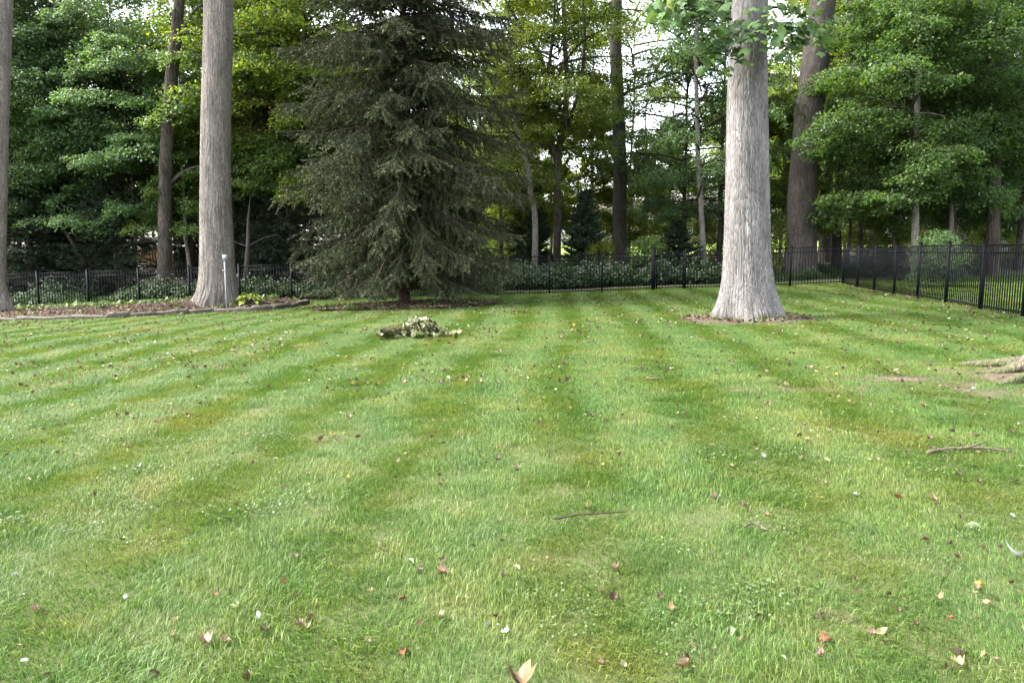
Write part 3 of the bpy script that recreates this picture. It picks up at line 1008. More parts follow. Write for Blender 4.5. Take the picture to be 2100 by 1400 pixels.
def with_mat(o, m):
    o.material_slots[0].link = 'OBJECT'
    o.material_slots[0].material = M[m]


def add_crown(root, key, off=(0, 0, 0), sc=1.0, rz=0.0, mat='leaf_green'):
    b, l, _ = CROWNS[key]
    o = obj('branches', b, root, off, (0, 0, rz), sc)
    c = obj('crown', l, root, off, (0, 0, rz), sc)
    with_mat(c, mat)
    return c


# ------------------------------------------------------------------ the large lawn and bed trees
G_BIG = 'tall pale trunks standing on the mown side of the fence'
# right tree
me, foot, top = trunk_mesh([(1536, 660, 152), (1536, 648, 142), (1535, 628, 124), (1534, 600, 109), (1533, 570, 100), (1532, 530, 93), (1532, 450, 88), (1532, 350, 84), (1532, 200, 79), (1534, 90, 74), (1538, 0, 71)],
                           TR[1], g1(TR[0], TR[1]), 17, 300, 260, 0.026, 12, 0.2, seed=3, mat='bark_pale')
tulip = thing('tulip_tree', 'massive straight pale grey trunk with flared base ringed by bare soil on open lawn', 'tree', foot)
obj('trunk', me, tulip)
add_crown(tulip, 'high', (0, 0, 2.0), 1.0, 0.4, 'leaf_tulip')
add_crown(tulip, 'bush', (0, 0.1, 7.1), 1.35, 1.0, 'leaf_tulip')  # both bush crowns sit above the frame, added to shade the upper trunk
add_crown(tulip, 'bush', (-.3, .2, 8.6), 1.5, 3.0, 'leaf_tulip')
TULIP_ROOT = tulip
# bed tree
me, foot, top = trunk_mesh([(443, 618, 92), (444, 606, 84), (445, 590, 76), (445, 565, 70), (445, 520, 66), (443, 440, 61), (442, 330, 58), (444, 200, 57), (447, 80, 57), (448, 0, 57)],
                           TREE_L[1], bed_z(TREE_L[0], TREE_L[1]), 18, 220, 220, 0.03, 11, 0.14, seed=8, mat='bark_tan')
t = thing('tulip_tree', 'tall tan grey trunk in the mulch bed with outlet post at its foot', 'tree', foot)
obj('trunk', me, t)
add_crown(t, 'high', (0.1, 0, 3.5), 1.0, 1.9, 'leaf_green')
# tree at the very edge of the bed
me, foot, top = trunk_mesh([(-14, 622, 66), (-12, 605, 52), (-12, 580, 42), (-11, 500, 39), (-9, 400, 40), (-6, 250, 40), (0, 100, 40), (4, 0, 40)],
                           22.3, bed_z(at(-12, 620, 22.3)[0], 22.3), 18, 160, 180, 0.03, 11, 0.12, seed=5, mat='bark_tan')
t = thing('tulip_tree', 'narrow pinkish grey trunk half cut off by the picture edge beside mulch bed', 'tree', foot)
obj('trunk', me, t)
add_crown(t, 'high', (0.8, 0, 3.5), 0.95, 3.3, 'leaf_green')

# spruce
gz = g1(SPR[0], SPR[1])
t = thing('spruce_tree', 'broad grey green spruce with drooping boughs sweeping down to a mulch ring', 'tree', (SPR[0], SPR[1], gz))
me, foot, top = trunk_mesh([(830, 622, 24), (829, 600, 20), (828, 450, 17), (827, 300, 15), (826, 100, 13), (826, 0, 12)], SPR[1], gz, 21.5, 16, 40, 0.03, 8, 0.1, seed=6, taper=0.9, mat='bark_red')
obj('trunk', me, t)
obj('branches', SPRUCE[0], t)
obj('needles', SPRUCE[1], t)

# ------------------------------------------------------------------ trunks beyond the fence
G_W = 'trees of the wood beyond the fence'
def wood_tree(name, label, pts, Y, H, mat, crown=None, ridge=0.02, sides=20, rings=40, seed=0, extra=None, cs=1.0, cz=0.0, crz=0.0, cmat='leaf_green', lobes=0.05, coff=None):
    x = at(pts[0][0], pts[0][1], Y)[0]
    zb = g1(x, Y)
    # make the foot reach the ground
    p0 = pts[0]
    py_g = 700 - F * math.tan(math.atan2(zb - CAM[2], Y) + PITCH)
    if py_g > p0[1] + 2:
        pts = [(p0[0], py_g, p0[2] * 1.12)] + list(pts)
    me, foot, top = trunk_mesh(pts, Y, zb, H, sides, rings, ridge, 9, lobes, seed, mat=mat, extra=extra)
    t = thing(name, label, 'tree', foot, 0, G_W)
    obj('trunk', me, t)
    if crown:
        off = coff if coff is not None else (top[0] * 0.5, 0, cz)
        add_crown(t, crown, off, cs, crz, cmat)
    return t


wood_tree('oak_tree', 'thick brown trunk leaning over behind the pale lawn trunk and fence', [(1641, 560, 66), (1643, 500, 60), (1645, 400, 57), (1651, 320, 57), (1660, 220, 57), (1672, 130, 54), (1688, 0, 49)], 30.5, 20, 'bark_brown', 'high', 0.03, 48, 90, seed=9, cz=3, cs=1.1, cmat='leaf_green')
wood_tree('oak_tree', 'straight dark brown trunk rising beside the little cone shaped evergreen', [(1270, 510, 32), (1270, 450, 28), (1272, 350, 27), (1269, 250, 26), (1266, 180, 26), (1262, 90, 24), (1264, 0, 24)], 36, 21, 'bark_brown', 'high', 0.03, 32, 70, seed=10, cz=4, cs=0.8, cmat='leaf_gold_backlit',
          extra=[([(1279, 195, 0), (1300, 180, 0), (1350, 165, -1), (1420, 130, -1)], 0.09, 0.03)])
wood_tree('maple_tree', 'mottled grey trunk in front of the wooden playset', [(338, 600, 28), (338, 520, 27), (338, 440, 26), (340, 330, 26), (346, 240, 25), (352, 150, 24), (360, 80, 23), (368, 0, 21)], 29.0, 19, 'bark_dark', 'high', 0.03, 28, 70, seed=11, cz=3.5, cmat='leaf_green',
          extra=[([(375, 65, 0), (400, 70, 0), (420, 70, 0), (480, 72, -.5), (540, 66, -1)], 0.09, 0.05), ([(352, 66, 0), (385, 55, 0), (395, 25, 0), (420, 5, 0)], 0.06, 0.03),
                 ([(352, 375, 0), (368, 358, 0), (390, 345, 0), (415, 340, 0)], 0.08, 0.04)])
wood_tree('maple_tree', 'shorter grey trunk tucked between the playset trunk and tan bed trunk', [(389, 590, 22), (390, 540, 19), (392, 480, 18), (393, 400, 17), (396, 250, 16), (405, 120, 15)], 33.5, 16, 'bark_brown', 'high', 0.03, 20, 50, seed=12, cz=2, cs=0.8, cmat='leaf_gold_backlit')
wood_tree('cherry_tree', 'slim grey trunk bending at its middle before dark evergreens', [(1097, 540, 14), (1098, 480, 12), (1097, 430, 12), (1087, 400, 12), (1084, 350, 12), (1072, 310, 11), (1060, 270, 9), (1051, 210, 7), (1046, 120, 5)], 31.8, 12, 'bark_grey', 'open', 0.02, 16, 50, seed=13, cmat='leaf_gold_backlit', cs=0.7, cz=1.5,
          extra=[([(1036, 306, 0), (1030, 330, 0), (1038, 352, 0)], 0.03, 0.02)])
wood_tree('cherry_tree', 'forked multi stem trunk with ivy clinging to its lower length', [(1142, 545, 17), (1143, 480, 16), (1144, 400, 15), (1143, 330, 16), (1150, 290, 14), (1158, 240, 12), (1165, 170, 11), (1160, 120, 10), (1155, 0, 8)], 32.5, 15, 'bark_dark', 'low3', 0.03, 18, 60, seed=14, cmat='leaf_gold_backlit', cs=0.85, cz=3.2,
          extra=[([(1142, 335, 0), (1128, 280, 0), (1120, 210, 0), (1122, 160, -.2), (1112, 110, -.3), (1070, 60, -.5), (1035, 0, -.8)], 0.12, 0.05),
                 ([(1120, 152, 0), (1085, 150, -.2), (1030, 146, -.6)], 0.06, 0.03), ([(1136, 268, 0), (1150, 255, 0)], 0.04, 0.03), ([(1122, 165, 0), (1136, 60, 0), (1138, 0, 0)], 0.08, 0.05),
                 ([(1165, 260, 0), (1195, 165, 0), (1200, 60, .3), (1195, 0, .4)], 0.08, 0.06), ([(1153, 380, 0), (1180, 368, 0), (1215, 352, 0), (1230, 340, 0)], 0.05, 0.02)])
wood_tree('maple_tree', 'slim grey trunk beside the rounded dark evergreen bush', [(1442, 515, 13), (1440, 470, 11), (1437, 400, 11), (1431, 330, 10), (1430, 250, 9), (1427, 150, 9), (1430, 0, 7)], 31, 14, 'bark_grey', 'open', 0.02, 16, 40, seed=15, cmat='leaf_skylit', cs=0.85, cz=0.6, crz=1.0)
wood_tree('beech_tree', 'smooth light grey trunk seen through the side fence with layered sprays', [(1876, 570, 18), (1876, 500, 15), (1878, 430, 13), (1878, 350, 13), (1880, 260, 12), (1882, 160, 11), (1884, 60, 9), (1880, 0, 8)], 27.5, 14, 'bark_grey', 'low2', 0.01, 20, 50, seed=16, cmat='leaf_shaded', cs=0.9, cz=0.2, crz=2.0,
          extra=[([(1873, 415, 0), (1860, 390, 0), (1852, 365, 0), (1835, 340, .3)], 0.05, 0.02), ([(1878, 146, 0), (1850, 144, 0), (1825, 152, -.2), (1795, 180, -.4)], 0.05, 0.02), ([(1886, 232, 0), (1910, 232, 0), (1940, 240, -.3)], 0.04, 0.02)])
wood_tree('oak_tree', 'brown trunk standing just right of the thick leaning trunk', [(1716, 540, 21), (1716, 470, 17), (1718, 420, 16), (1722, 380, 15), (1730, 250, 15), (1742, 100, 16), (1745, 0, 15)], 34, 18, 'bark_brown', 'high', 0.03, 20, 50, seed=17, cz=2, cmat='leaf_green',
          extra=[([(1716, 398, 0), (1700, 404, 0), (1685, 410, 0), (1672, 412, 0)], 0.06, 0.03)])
wood_tree('oak_tree', 'grey brown trunk in shade against the thick leaning trunk', [(1691, 540, 26), (1693, 470, 24), (1696, 420, 22), (1698, 300, 20), (1700, 100, 18)], 38, 18, 'bark_brown', 'high', 0.02, 18, 36, seed=18, cz=2, cmat='leaf_gold_backlit')
wood_tree('oak_tree', 'near black thin trunk with bright leaves glowing behind it', [(1764, 535, 13), (1765, 470, 11), (1768, 430, 11), (1775, 250, 10), (1780, 50, 9)], 36, 16, 'bark_dark', 'high', 0.02, 14, 36, seed=19, cz=0, cs=0.9, cmat='leaf_gold_backlit')
wood_tree('maple_tree', 'thin light sapling trunk in dappled shade past the side fence', [(1954, 510, 9), (1955, 450, 8), (1958, 390, 7), (1962, 250, 6), (1960, 100, 5)], 30, 12, 'bark_grey', 'low', 0.01, 12, 30, seed=20, cmat='leaf_skylit', cs=0.8, crz=0.5)
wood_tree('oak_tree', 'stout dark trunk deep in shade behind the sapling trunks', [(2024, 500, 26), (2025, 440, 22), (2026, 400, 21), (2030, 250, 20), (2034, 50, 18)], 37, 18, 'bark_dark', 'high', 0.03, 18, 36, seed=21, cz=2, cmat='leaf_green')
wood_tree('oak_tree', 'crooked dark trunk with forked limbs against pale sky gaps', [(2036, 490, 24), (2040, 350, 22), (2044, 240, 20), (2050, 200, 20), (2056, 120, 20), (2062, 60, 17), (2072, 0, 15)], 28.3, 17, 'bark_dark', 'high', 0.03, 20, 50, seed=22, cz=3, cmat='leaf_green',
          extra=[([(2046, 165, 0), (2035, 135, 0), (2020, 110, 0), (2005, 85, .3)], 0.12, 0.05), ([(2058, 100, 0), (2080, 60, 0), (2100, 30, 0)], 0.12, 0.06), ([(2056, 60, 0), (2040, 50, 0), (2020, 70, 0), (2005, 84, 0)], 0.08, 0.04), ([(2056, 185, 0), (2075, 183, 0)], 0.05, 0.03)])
wood_tree('ash_tree', 'broad pale brown trunk half hidden in leaves near sky gaps', [(2008, 490, 30), (2012, 300, 26), (2015, 200, 24), (2018, 100, 24), (2020, 0, 22)], 42, 18, 'bark_brown', 'high', 0.02, 18, 30, seed=23, cz=3, cs=0.9, cmat='leaf_gold_backlit')
wood_tree('ash_tree', 'moss green trunk behind layered sprays at upper picture corner', [(1968, 490, 22), (1970, 300, 20), (1972, 150, 18), (1974, 0, 17)], 44, 18, 'bark_brown', 'high', 0.02, 16, 30, seed=24, cz=3, cs=0.9, cmat='leaf_gold_backlit')
wood_tree('cherry_tree', 'leaning dark limb like trunk glimpsed behind the tan bed trunk', [(488, 540, 12), (490, 300, 12), (492, 160, 14), (520, 130, 12), (560, 110, 11), (590, 85, 10), (615, 60, 9), (640, 20, 7)], 34, 12, 'bark_dark', 'low', 0.02, 14, 60, seed=25, cmat='leaf_gold_backlit', cs=0.85, cz=1.5, coff=(1.2, 0.8, 1.6))
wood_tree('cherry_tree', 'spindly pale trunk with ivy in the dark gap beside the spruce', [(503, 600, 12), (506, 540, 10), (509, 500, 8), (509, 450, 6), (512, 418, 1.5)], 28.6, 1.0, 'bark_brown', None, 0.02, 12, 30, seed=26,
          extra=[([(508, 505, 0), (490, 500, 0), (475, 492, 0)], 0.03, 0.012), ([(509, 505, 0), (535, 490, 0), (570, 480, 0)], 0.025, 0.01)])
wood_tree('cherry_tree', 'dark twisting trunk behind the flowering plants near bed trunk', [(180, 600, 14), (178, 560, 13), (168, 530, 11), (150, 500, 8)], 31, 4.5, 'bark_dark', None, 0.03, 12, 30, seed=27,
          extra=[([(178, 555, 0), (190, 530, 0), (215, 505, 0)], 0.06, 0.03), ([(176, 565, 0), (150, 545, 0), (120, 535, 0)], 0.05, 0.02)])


# leafy understorey trees and shrubs
G_U = 'leafy understorey trees behind the fence'
def under(name, label, px, Y, crown, sc, rz, mat, trunk=None, dz=0.0, cat='tree'):
    x = at(px, 500, Y)[0]
    z = g1(x, Y)
    t = thing(name, label, cat, (x, Y, z), 0, G_U if cat == 'tree' else 'evergreen and leafy shrubs behind the fence')
    if trunk is not None:
        obj('trunk', trunk, t, None, (0, 0, rz), (1, 1, max(0.3, sc)))
    add_crown(t, crown, (0, 0, dz), sc, rz, mat)
    return t


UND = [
    ('maple_tree', 'sky tinted cool green maple spreading low sprays beside the edge trunk', 40, 32.5, 'low', 0.95, 0.2, 'leaf_skylit', 0, 0.9),
    ('maple_tree', 'sky tinted blue green maple with bright layered sprays above the dark hemlocks', 130, 33.0, 'low2', 1.0, 1.3, 'leaf_skylit', 2, 1.0),
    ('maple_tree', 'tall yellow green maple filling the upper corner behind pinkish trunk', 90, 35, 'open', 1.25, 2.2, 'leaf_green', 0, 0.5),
    ('maple_tree', 'mid green maple with a dark hollow under its sprays', 225, 33.2, 'low3', 0.95, 3.1, 'leaf_skylit', 1, 1.0),
    ('maple_tree', 'green maple reaching leaves across the mottled grey trunk', 275, 31.5, 'low2', 0.85, 4.0, 'leaf_skylit', 2, 1.1),
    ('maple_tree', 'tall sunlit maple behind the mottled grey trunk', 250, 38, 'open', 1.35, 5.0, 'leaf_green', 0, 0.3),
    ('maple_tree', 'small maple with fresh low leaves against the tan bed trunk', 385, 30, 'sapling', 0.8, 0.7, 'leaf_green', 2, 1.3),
    ('maple_tree', 'backlit yellow green maple glowing between tan bed trunk and spruce', 560, 36, 'low3', 1.2, 1.1, 'leaf_gold_backlit', 0, 0.5),
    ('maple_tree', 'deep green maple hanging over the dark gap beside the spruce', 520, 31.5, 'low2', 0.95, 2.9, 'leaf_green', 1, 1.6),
    ('dogwood_tree', 'yellowing small tree pressed against the flank of the spruce', 640, 31.0, 'low', 1.0, 4.4, 'leaf_gold_backlit', 2, 1.5),
    ('maple_tree', 'open backlit maple right of the spruce with sky showing through', 1030, 36, 'open', 1.1, 0.3, 'leaf_gold_backlit', 0, 0.0),
    ('dogwood_tree', 'backlit golden green small tree around the bending slim trunk', 1090, 37, 'sapling', 1.15, 1.7, 'leaf_gold_backlit', 2, 0.0),
    ('dogwood_tree', 'yellow green sapling leafing out left of the straight dark trunk', 1210, 39, 'sapling', 1.2, 2.8, 'leaf_gold_backlit', 2, 0.2),
    ('dogwood_tree', 'golden sapling with orange tinted leaves before the far house', 1322, 41, 'sapling', 0.9, 3.6, 'leaf_gold_backlit', 2, 0.0),
    ('dogwood_tree', 'bright yellow green sapling left of the rounded evergreen bush', 1372, 46, 'sapling', 1.1, 0.6, 'leaf_gold_backlit', 2, 0.0),
    ('ash_tree', 'tall open crown with small leaves across the pale sky gap', 1290, 43, 'open', 1.15, 2.6, 'leaf_gold_backlit', 0, 4.2),
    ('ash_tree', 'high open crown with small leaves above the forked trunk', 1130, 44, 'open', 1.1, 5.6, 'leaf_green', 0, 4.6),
    ('maple_tree', 'open crowned maple with drooping twigs before bright sky gap', 1400, 34, 'open', 1.0, 4.9, 'leaf_skylit', 0, 0.3),
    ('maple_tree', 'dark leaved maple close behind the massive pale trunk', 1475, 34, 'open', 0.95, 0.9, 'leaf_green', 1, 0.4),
    ('dogwood_tree', 'yellow leaved sapling between massive pale trunk and leaning trunk', 1600, 35, 'sapling', 1.05, 2.0, 'leaf_gold_backlit', 2, 0.0),
    ('maple_tree', 'green maple behind the leaning trunk with fine sprays', 1740, 37, 'low3', 1.1, 3.0, 'leaf_gold_backlit', 0, 0.2),
    ('beech_tree', 'beech with flat layered sprays between leaning trunk and smooth grey trunk', 1835, 32.5, 'low2', 0.95, 4.1, 'leaf_shaded', 2, 0.3),
    ('beech_tree', 'beech spreading flat sprays above the side fence', 1950, 28.5, 'low3', 0.95, 5.2, 'leaf_shaded', 2, 0.3),
    ('beech_tree', 'shady beech filling the picture edge above the side fence', 2090, 30.5, 'sapling', 1.1, 0.5, 'leaf_shaded', 1, 0.0),
    ('maple_tree', 'bright backlit maple deep behind the smooth grey trunk', 1900, 42, 'open', 1.2, 1.4, 'leaf_gold_backlit', 0, 0.0),
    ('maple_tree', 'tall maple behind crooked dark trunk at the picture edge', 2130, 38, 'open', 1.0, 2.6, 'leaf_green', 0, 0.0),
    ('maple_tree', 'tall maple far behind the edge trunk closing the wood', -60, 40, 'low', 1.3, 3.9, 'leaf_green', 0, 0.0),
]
for (nm, lb, px, Y, cr, sc, rz, mt, tk, dz) in UND:
    under(nm, lb, px, Y, cr, sc, rz, mt, ST[tk], dz)

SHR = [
    ('leafy_shrub', 'glowing yellow green shrub beside the straight dark trunk', 1245, 40, 'bush', 0.8, 0.3, 'leaf_gold_backlit'),
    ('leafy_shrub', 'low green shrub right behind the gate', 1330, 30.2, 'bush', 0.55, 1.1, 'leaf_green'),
    ('leafy_shrub', 'low leafy shrub at the foot of the straight dark trunk', 1225, 30.5, 'bush', 0.52, 2.1, 'leaf_gold_backlit'),
    ('leafy_shrub', 'bright leafed shrub between the brown trunk and near black trunk', 1745, 41, 'bush', 1.0, 3.1, 'leaf_gold_backlit'),
    ('leafy_shrub', 'dark leafy shrub showing through the side fence pickets', 1925, 23.5, 'bush', 0.50, 4.0, 'leaf_skylit'),
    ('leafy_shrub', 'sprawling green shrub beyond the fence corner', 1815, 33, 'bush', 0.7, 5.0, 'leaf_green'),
    ('leafy_shrub', 'pale leafy shrub above the side fence at the picture edge', 2050, 36, 'bush', 0.9, 0.9, 'leaf_gold_backlit'),
    ('leafy_shrub', 'yellow flecked shrub left of the leaning trunk', 1592, 31.5, 'bush', 0.75, 2.5, 'leaf_gold_backlit'),
    ('leafy_shrub', 'mossy green shrub right of the slim grey trunk', 1465, 36, 'bush', 0.75, 3.5, 'leaf_gold_backlit'),
]
for (nm, lb, px, Y, cr, sc, rz, mt) in SHR:
    under(nm, lb, px, Y, cr, sc, rz, mt, None, 0, 'shrub')


def conifer(name, label, px, Y, kind, sc, rz, cat='tree', H=6):
    x = at(px, 500, Y)[0]
    z = g1(x, Y)
    t = thing(name, label, cat, (x, Y, z), rz, 'dark evergreens behind the fence')
    obj('trunk', CTR, t, None, None, (sc[0], sc[1], sc[2] * H / 6))
    obj('branches', kind[0], t, None, None, sc)
    obj('needles', kind[1], t, None, None, sc)
    return t


CTR = simple_trunk(45, 5.5, 0.14, 'bark_brown')
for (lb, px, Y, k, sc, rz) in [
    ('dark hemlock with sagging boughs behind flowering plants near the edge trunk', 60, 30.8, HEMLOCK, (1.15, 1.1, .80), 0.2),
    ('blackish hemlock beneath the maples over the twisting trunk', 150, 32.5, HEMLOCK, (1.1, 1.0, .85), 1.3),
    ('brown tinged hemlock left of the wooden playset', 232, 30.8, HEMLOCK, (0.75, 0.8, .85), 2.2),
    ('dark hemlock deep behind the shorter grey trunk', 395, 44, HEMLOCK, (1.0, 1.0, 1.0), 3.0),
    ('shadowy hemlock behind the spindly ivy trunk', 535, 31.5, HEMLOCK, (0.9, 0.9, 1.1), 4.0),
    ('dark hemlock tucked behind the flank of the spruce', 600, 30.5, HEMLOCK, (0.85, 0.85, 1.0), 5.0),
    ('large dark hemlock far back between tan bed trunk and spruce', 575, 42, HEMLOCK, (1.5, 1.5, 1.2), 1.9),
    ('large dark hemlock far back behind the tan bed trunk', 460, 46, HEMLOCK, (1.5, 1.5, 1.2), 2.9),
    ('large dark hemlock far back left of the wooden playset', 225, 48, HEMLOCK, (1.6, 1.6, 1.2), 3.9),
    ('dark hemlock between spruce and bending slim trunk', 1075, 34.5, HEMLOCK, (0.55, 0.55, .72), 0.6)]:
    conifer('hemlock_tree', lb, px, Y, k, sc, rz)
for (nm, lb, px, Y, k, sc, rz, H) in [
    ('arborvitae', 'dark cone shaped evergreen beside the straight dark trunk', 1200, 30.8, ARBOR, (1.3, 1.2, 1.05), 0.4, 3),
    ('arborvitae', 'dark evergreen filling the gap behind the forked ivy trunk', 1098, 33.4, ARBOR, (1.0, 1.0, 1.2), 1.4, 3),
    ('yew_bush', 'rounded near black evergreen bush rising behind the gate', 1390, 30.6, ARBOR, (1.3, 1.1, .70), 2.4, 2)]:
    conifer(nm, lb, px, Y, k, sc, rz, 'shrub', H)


# the far wood: one mass
def far_wood():
    r = np.random.default_rng(77)
    protos = [CROWNS['low'][1], CROWNS['open'][1], CROWNS['low2'][1], ST_HIGH, CROWNS['bush'][1]]
    pm = []
    for k, me in enumerate(protos):
        if k == 3:
            pm.append(me)
        else:
            m2 = me.copy(); m2.materials.clear(); m2.materials.append(M['leaf_gold_backlit' if k in (0, 1, 4) else 'leaf_green']); pm.append(m2)
    P = []; R = []; Sc = []; I = []
    for k in range(13):
        px = 930 + 620 * (k % 13) / 12 + r.uniform(-20, 20); Y = 84 + 9 * (k // 13) + r.uniform(0, 6)
        x = at(px, 500, Y)[0]; s = r.uniform(.6, .85)
        P.append((x, Y, g1(x, Y) - 1.0)); R.append((0, 0, r.uniform(0, 6.28))); Sc.append((s, s, s)); I.append(1)
        P.append((x, Y, g1(x, Y))); R.append((0, 0, 0)); Sc.append((0.8, 0.8, .6 * s)); I.append(3)
    for k in range(95):
        Y = r.uniform(48, 98)
        px = r.uniform(-350, 2450)
        x = at(px, 500, Y)[0]
        if 1150 < px < 1480 and Y < 84 and r.uniform() < 0.97:   # the neighbour's clearing
            continue
        if 1000 < px < 1480:
            s = r.uniform(0.5, 0.8)
            if r.uniform() < .4: continue
        else:
            s = r.uniform(0.9, 1.6)
        z = g1(x, Y)
        rz = r.uniform(0, 6.28)
        P.append((x, Y, z)); R.append((0, 0, rz)); Sc.append((s, s, s * r.uniform(.9, 1.15))); I.append(r.choice([0, 0, 1, 2]))
        P.append((x, Y, z)); R.append((0, 0, rz)); Sc.append((0.8, 0.8, 0.6 * s)); I.append(3)
        if r.uniform() < 0.6:
            P.append((x + r.uniform(-3, 3), Y + r.uniform(-3, 3), z)); R.append((0, 0, rz)); Sc.append((1.2, 1.2, r.uniform(.6, 1.2))); I.append(4)
    o = scatter('far_wood', pm, P, R, Sc, I)


far_wood()


# ------------------------------------------------------------------ ground cover with white flowers behind the fence
def clump(seed, n=150, fl=26, h=0.62, rad=0.45):
    r = np.random.default_rng(seed)
    a = r.uniform(0, 6.283, n); q = rad * np.sqrt(r.uniform(0, 1, n))
    z = h * (1 - 0.35 * (q / rad) ** 2) * np.sqrt(r.uniform(0.03, 1, n))
    Cn = np.stack([q * np.cos(a), q * np.sin(a), z], 1)
    L = r.uniform(0.05, 0.10, n)
    V, T = leaf_quads(Cn, L, L * 0.75, r, 0.5, Cn * [1, 1, 0])
    mb = MB(); mb.add(V, T, np.repeat(np.clip(r.normal(.5, .25, n), 0, 1), 4), 0)
    if fl:
        for k in range(fl):
            a = r.uniform(0, 6.283); q = rad * math.sqrt(r.uniform(0, 1))
            zz = h * (1.02 - 0.35 * (q / rad) ** 2) * r.uniform(0.65, 1.12)
            c = np.array([q * math.cos(a), q * math.sin(a), zz])
            m = 5
            cc = c + r.normal(0, 0.022, (m, 3)) * [1, 1, .5]
            l2 = r.uniform(0.02, 0.036, m)
            V, T = leaf_quads(cc, l2, l2, r, 0.7)
            mb.add(V, T, 0.5, 1)
    return mb.mesh('clump', [M['cover'], M['petal']])


def cover():
    r = np.random.default_rng(88)
    protos = [clump(300 + k, 120 + 40 * k, 8 + 6 * k, .5 + .14 * k) for k in range(3)] + [clump(310 + k, 90 + 50 * k, 0, .42 + .2 * k) for k in range(3)]
    P = []; R = []; Sc = []; I = []
    for k in range(2900):
        Y = 27.9 + r.uniform(0, 1) ** 1.3 * 6.0
        px = r.uniform(-80, 2300)
        x = at(px, 540, Y)[0]
        n = float(vn2(np.array([x]), np.array([Y]), 0.5, 90)[0])
        right = px > 1560
        if right:
            if Y < 28.8 or n < .36: continue
            s = r.uniform(.5, .9)
        elif px > 900:
            if Y < 28.7 + 0.5 * n: continue
            s = r.uniform(.9, 1.3)
        else:
            s = r.uniform(.85, 1.25)
        P.append((x, Y, g1(x, Y) - 0.02)); R.append((0, 0, r.uniform(0, 6.28)))
        Sc.append((s, s, s * (0.32 + 0.95 * n) * r.uniform(.6, 1.3)))
        flow = (n > 0.40 and Y < 30.2 and not right) or (right and r.uniform() < .12)
        I.append(r.integers(0, 3) if flow and r.uniform() < 0.8 else 3 + r.integers(0, 3))
    scatter('flowering_groundcover', protos, P, R, Sc, I)


cover()


# small weeds in the bed, mulch chips, leaf litter
def chips():
    r = np.random.default_rng(91)
    mb = MB()
    def put(x, y, z, n_):
        Cn = np.stack([x, y, z], 1)
        L = r.uniform(0.03, 0.09, n_)
        V, T = leaf_quads(Cn, L, L * r.uniform(.3, .7, n_), r, 0.35)
        v = r.uniform(0, .8, n_); br = r.uniform(0, 1, n_) < .14; v[br] = r.uniform(.85, 1, br.sum())
        mb.add(V, T, np.repeat(v, 4))
    x = r.uniform(-20, -3.8, 22000); y = r.uniform(15, 25.6, 22000)
    k = inside(BED, x, y); x, y = x[k], y[k]
    put(x, y, ground(x, y) + 0.035 + bed_mound(x, y) + r.uniform(0, .02, len(x)), len(x))
    x = SPR[0] + r.uniform(-3.2, 3.2, 9000); y = SPR[1] - .6 + r.uniform(-2.3, 2.3, 9000)
    k = inside(SPR_RING, x, y); x, y = x[k], y[k]
    put(x, y, ground(x, y) + 0.05 + r.uniform(0, .02, len(x)) + 0.05 * np.exp(-((x - SPR[0]) ** 2 + (y - SPR[1]) ** 2) / 2) + .02, len(x))
    o = obj('mulch_chips', mb.mesh('mulch_chips', [M['chip']])); o['kind'] = 'stuff'


chips()


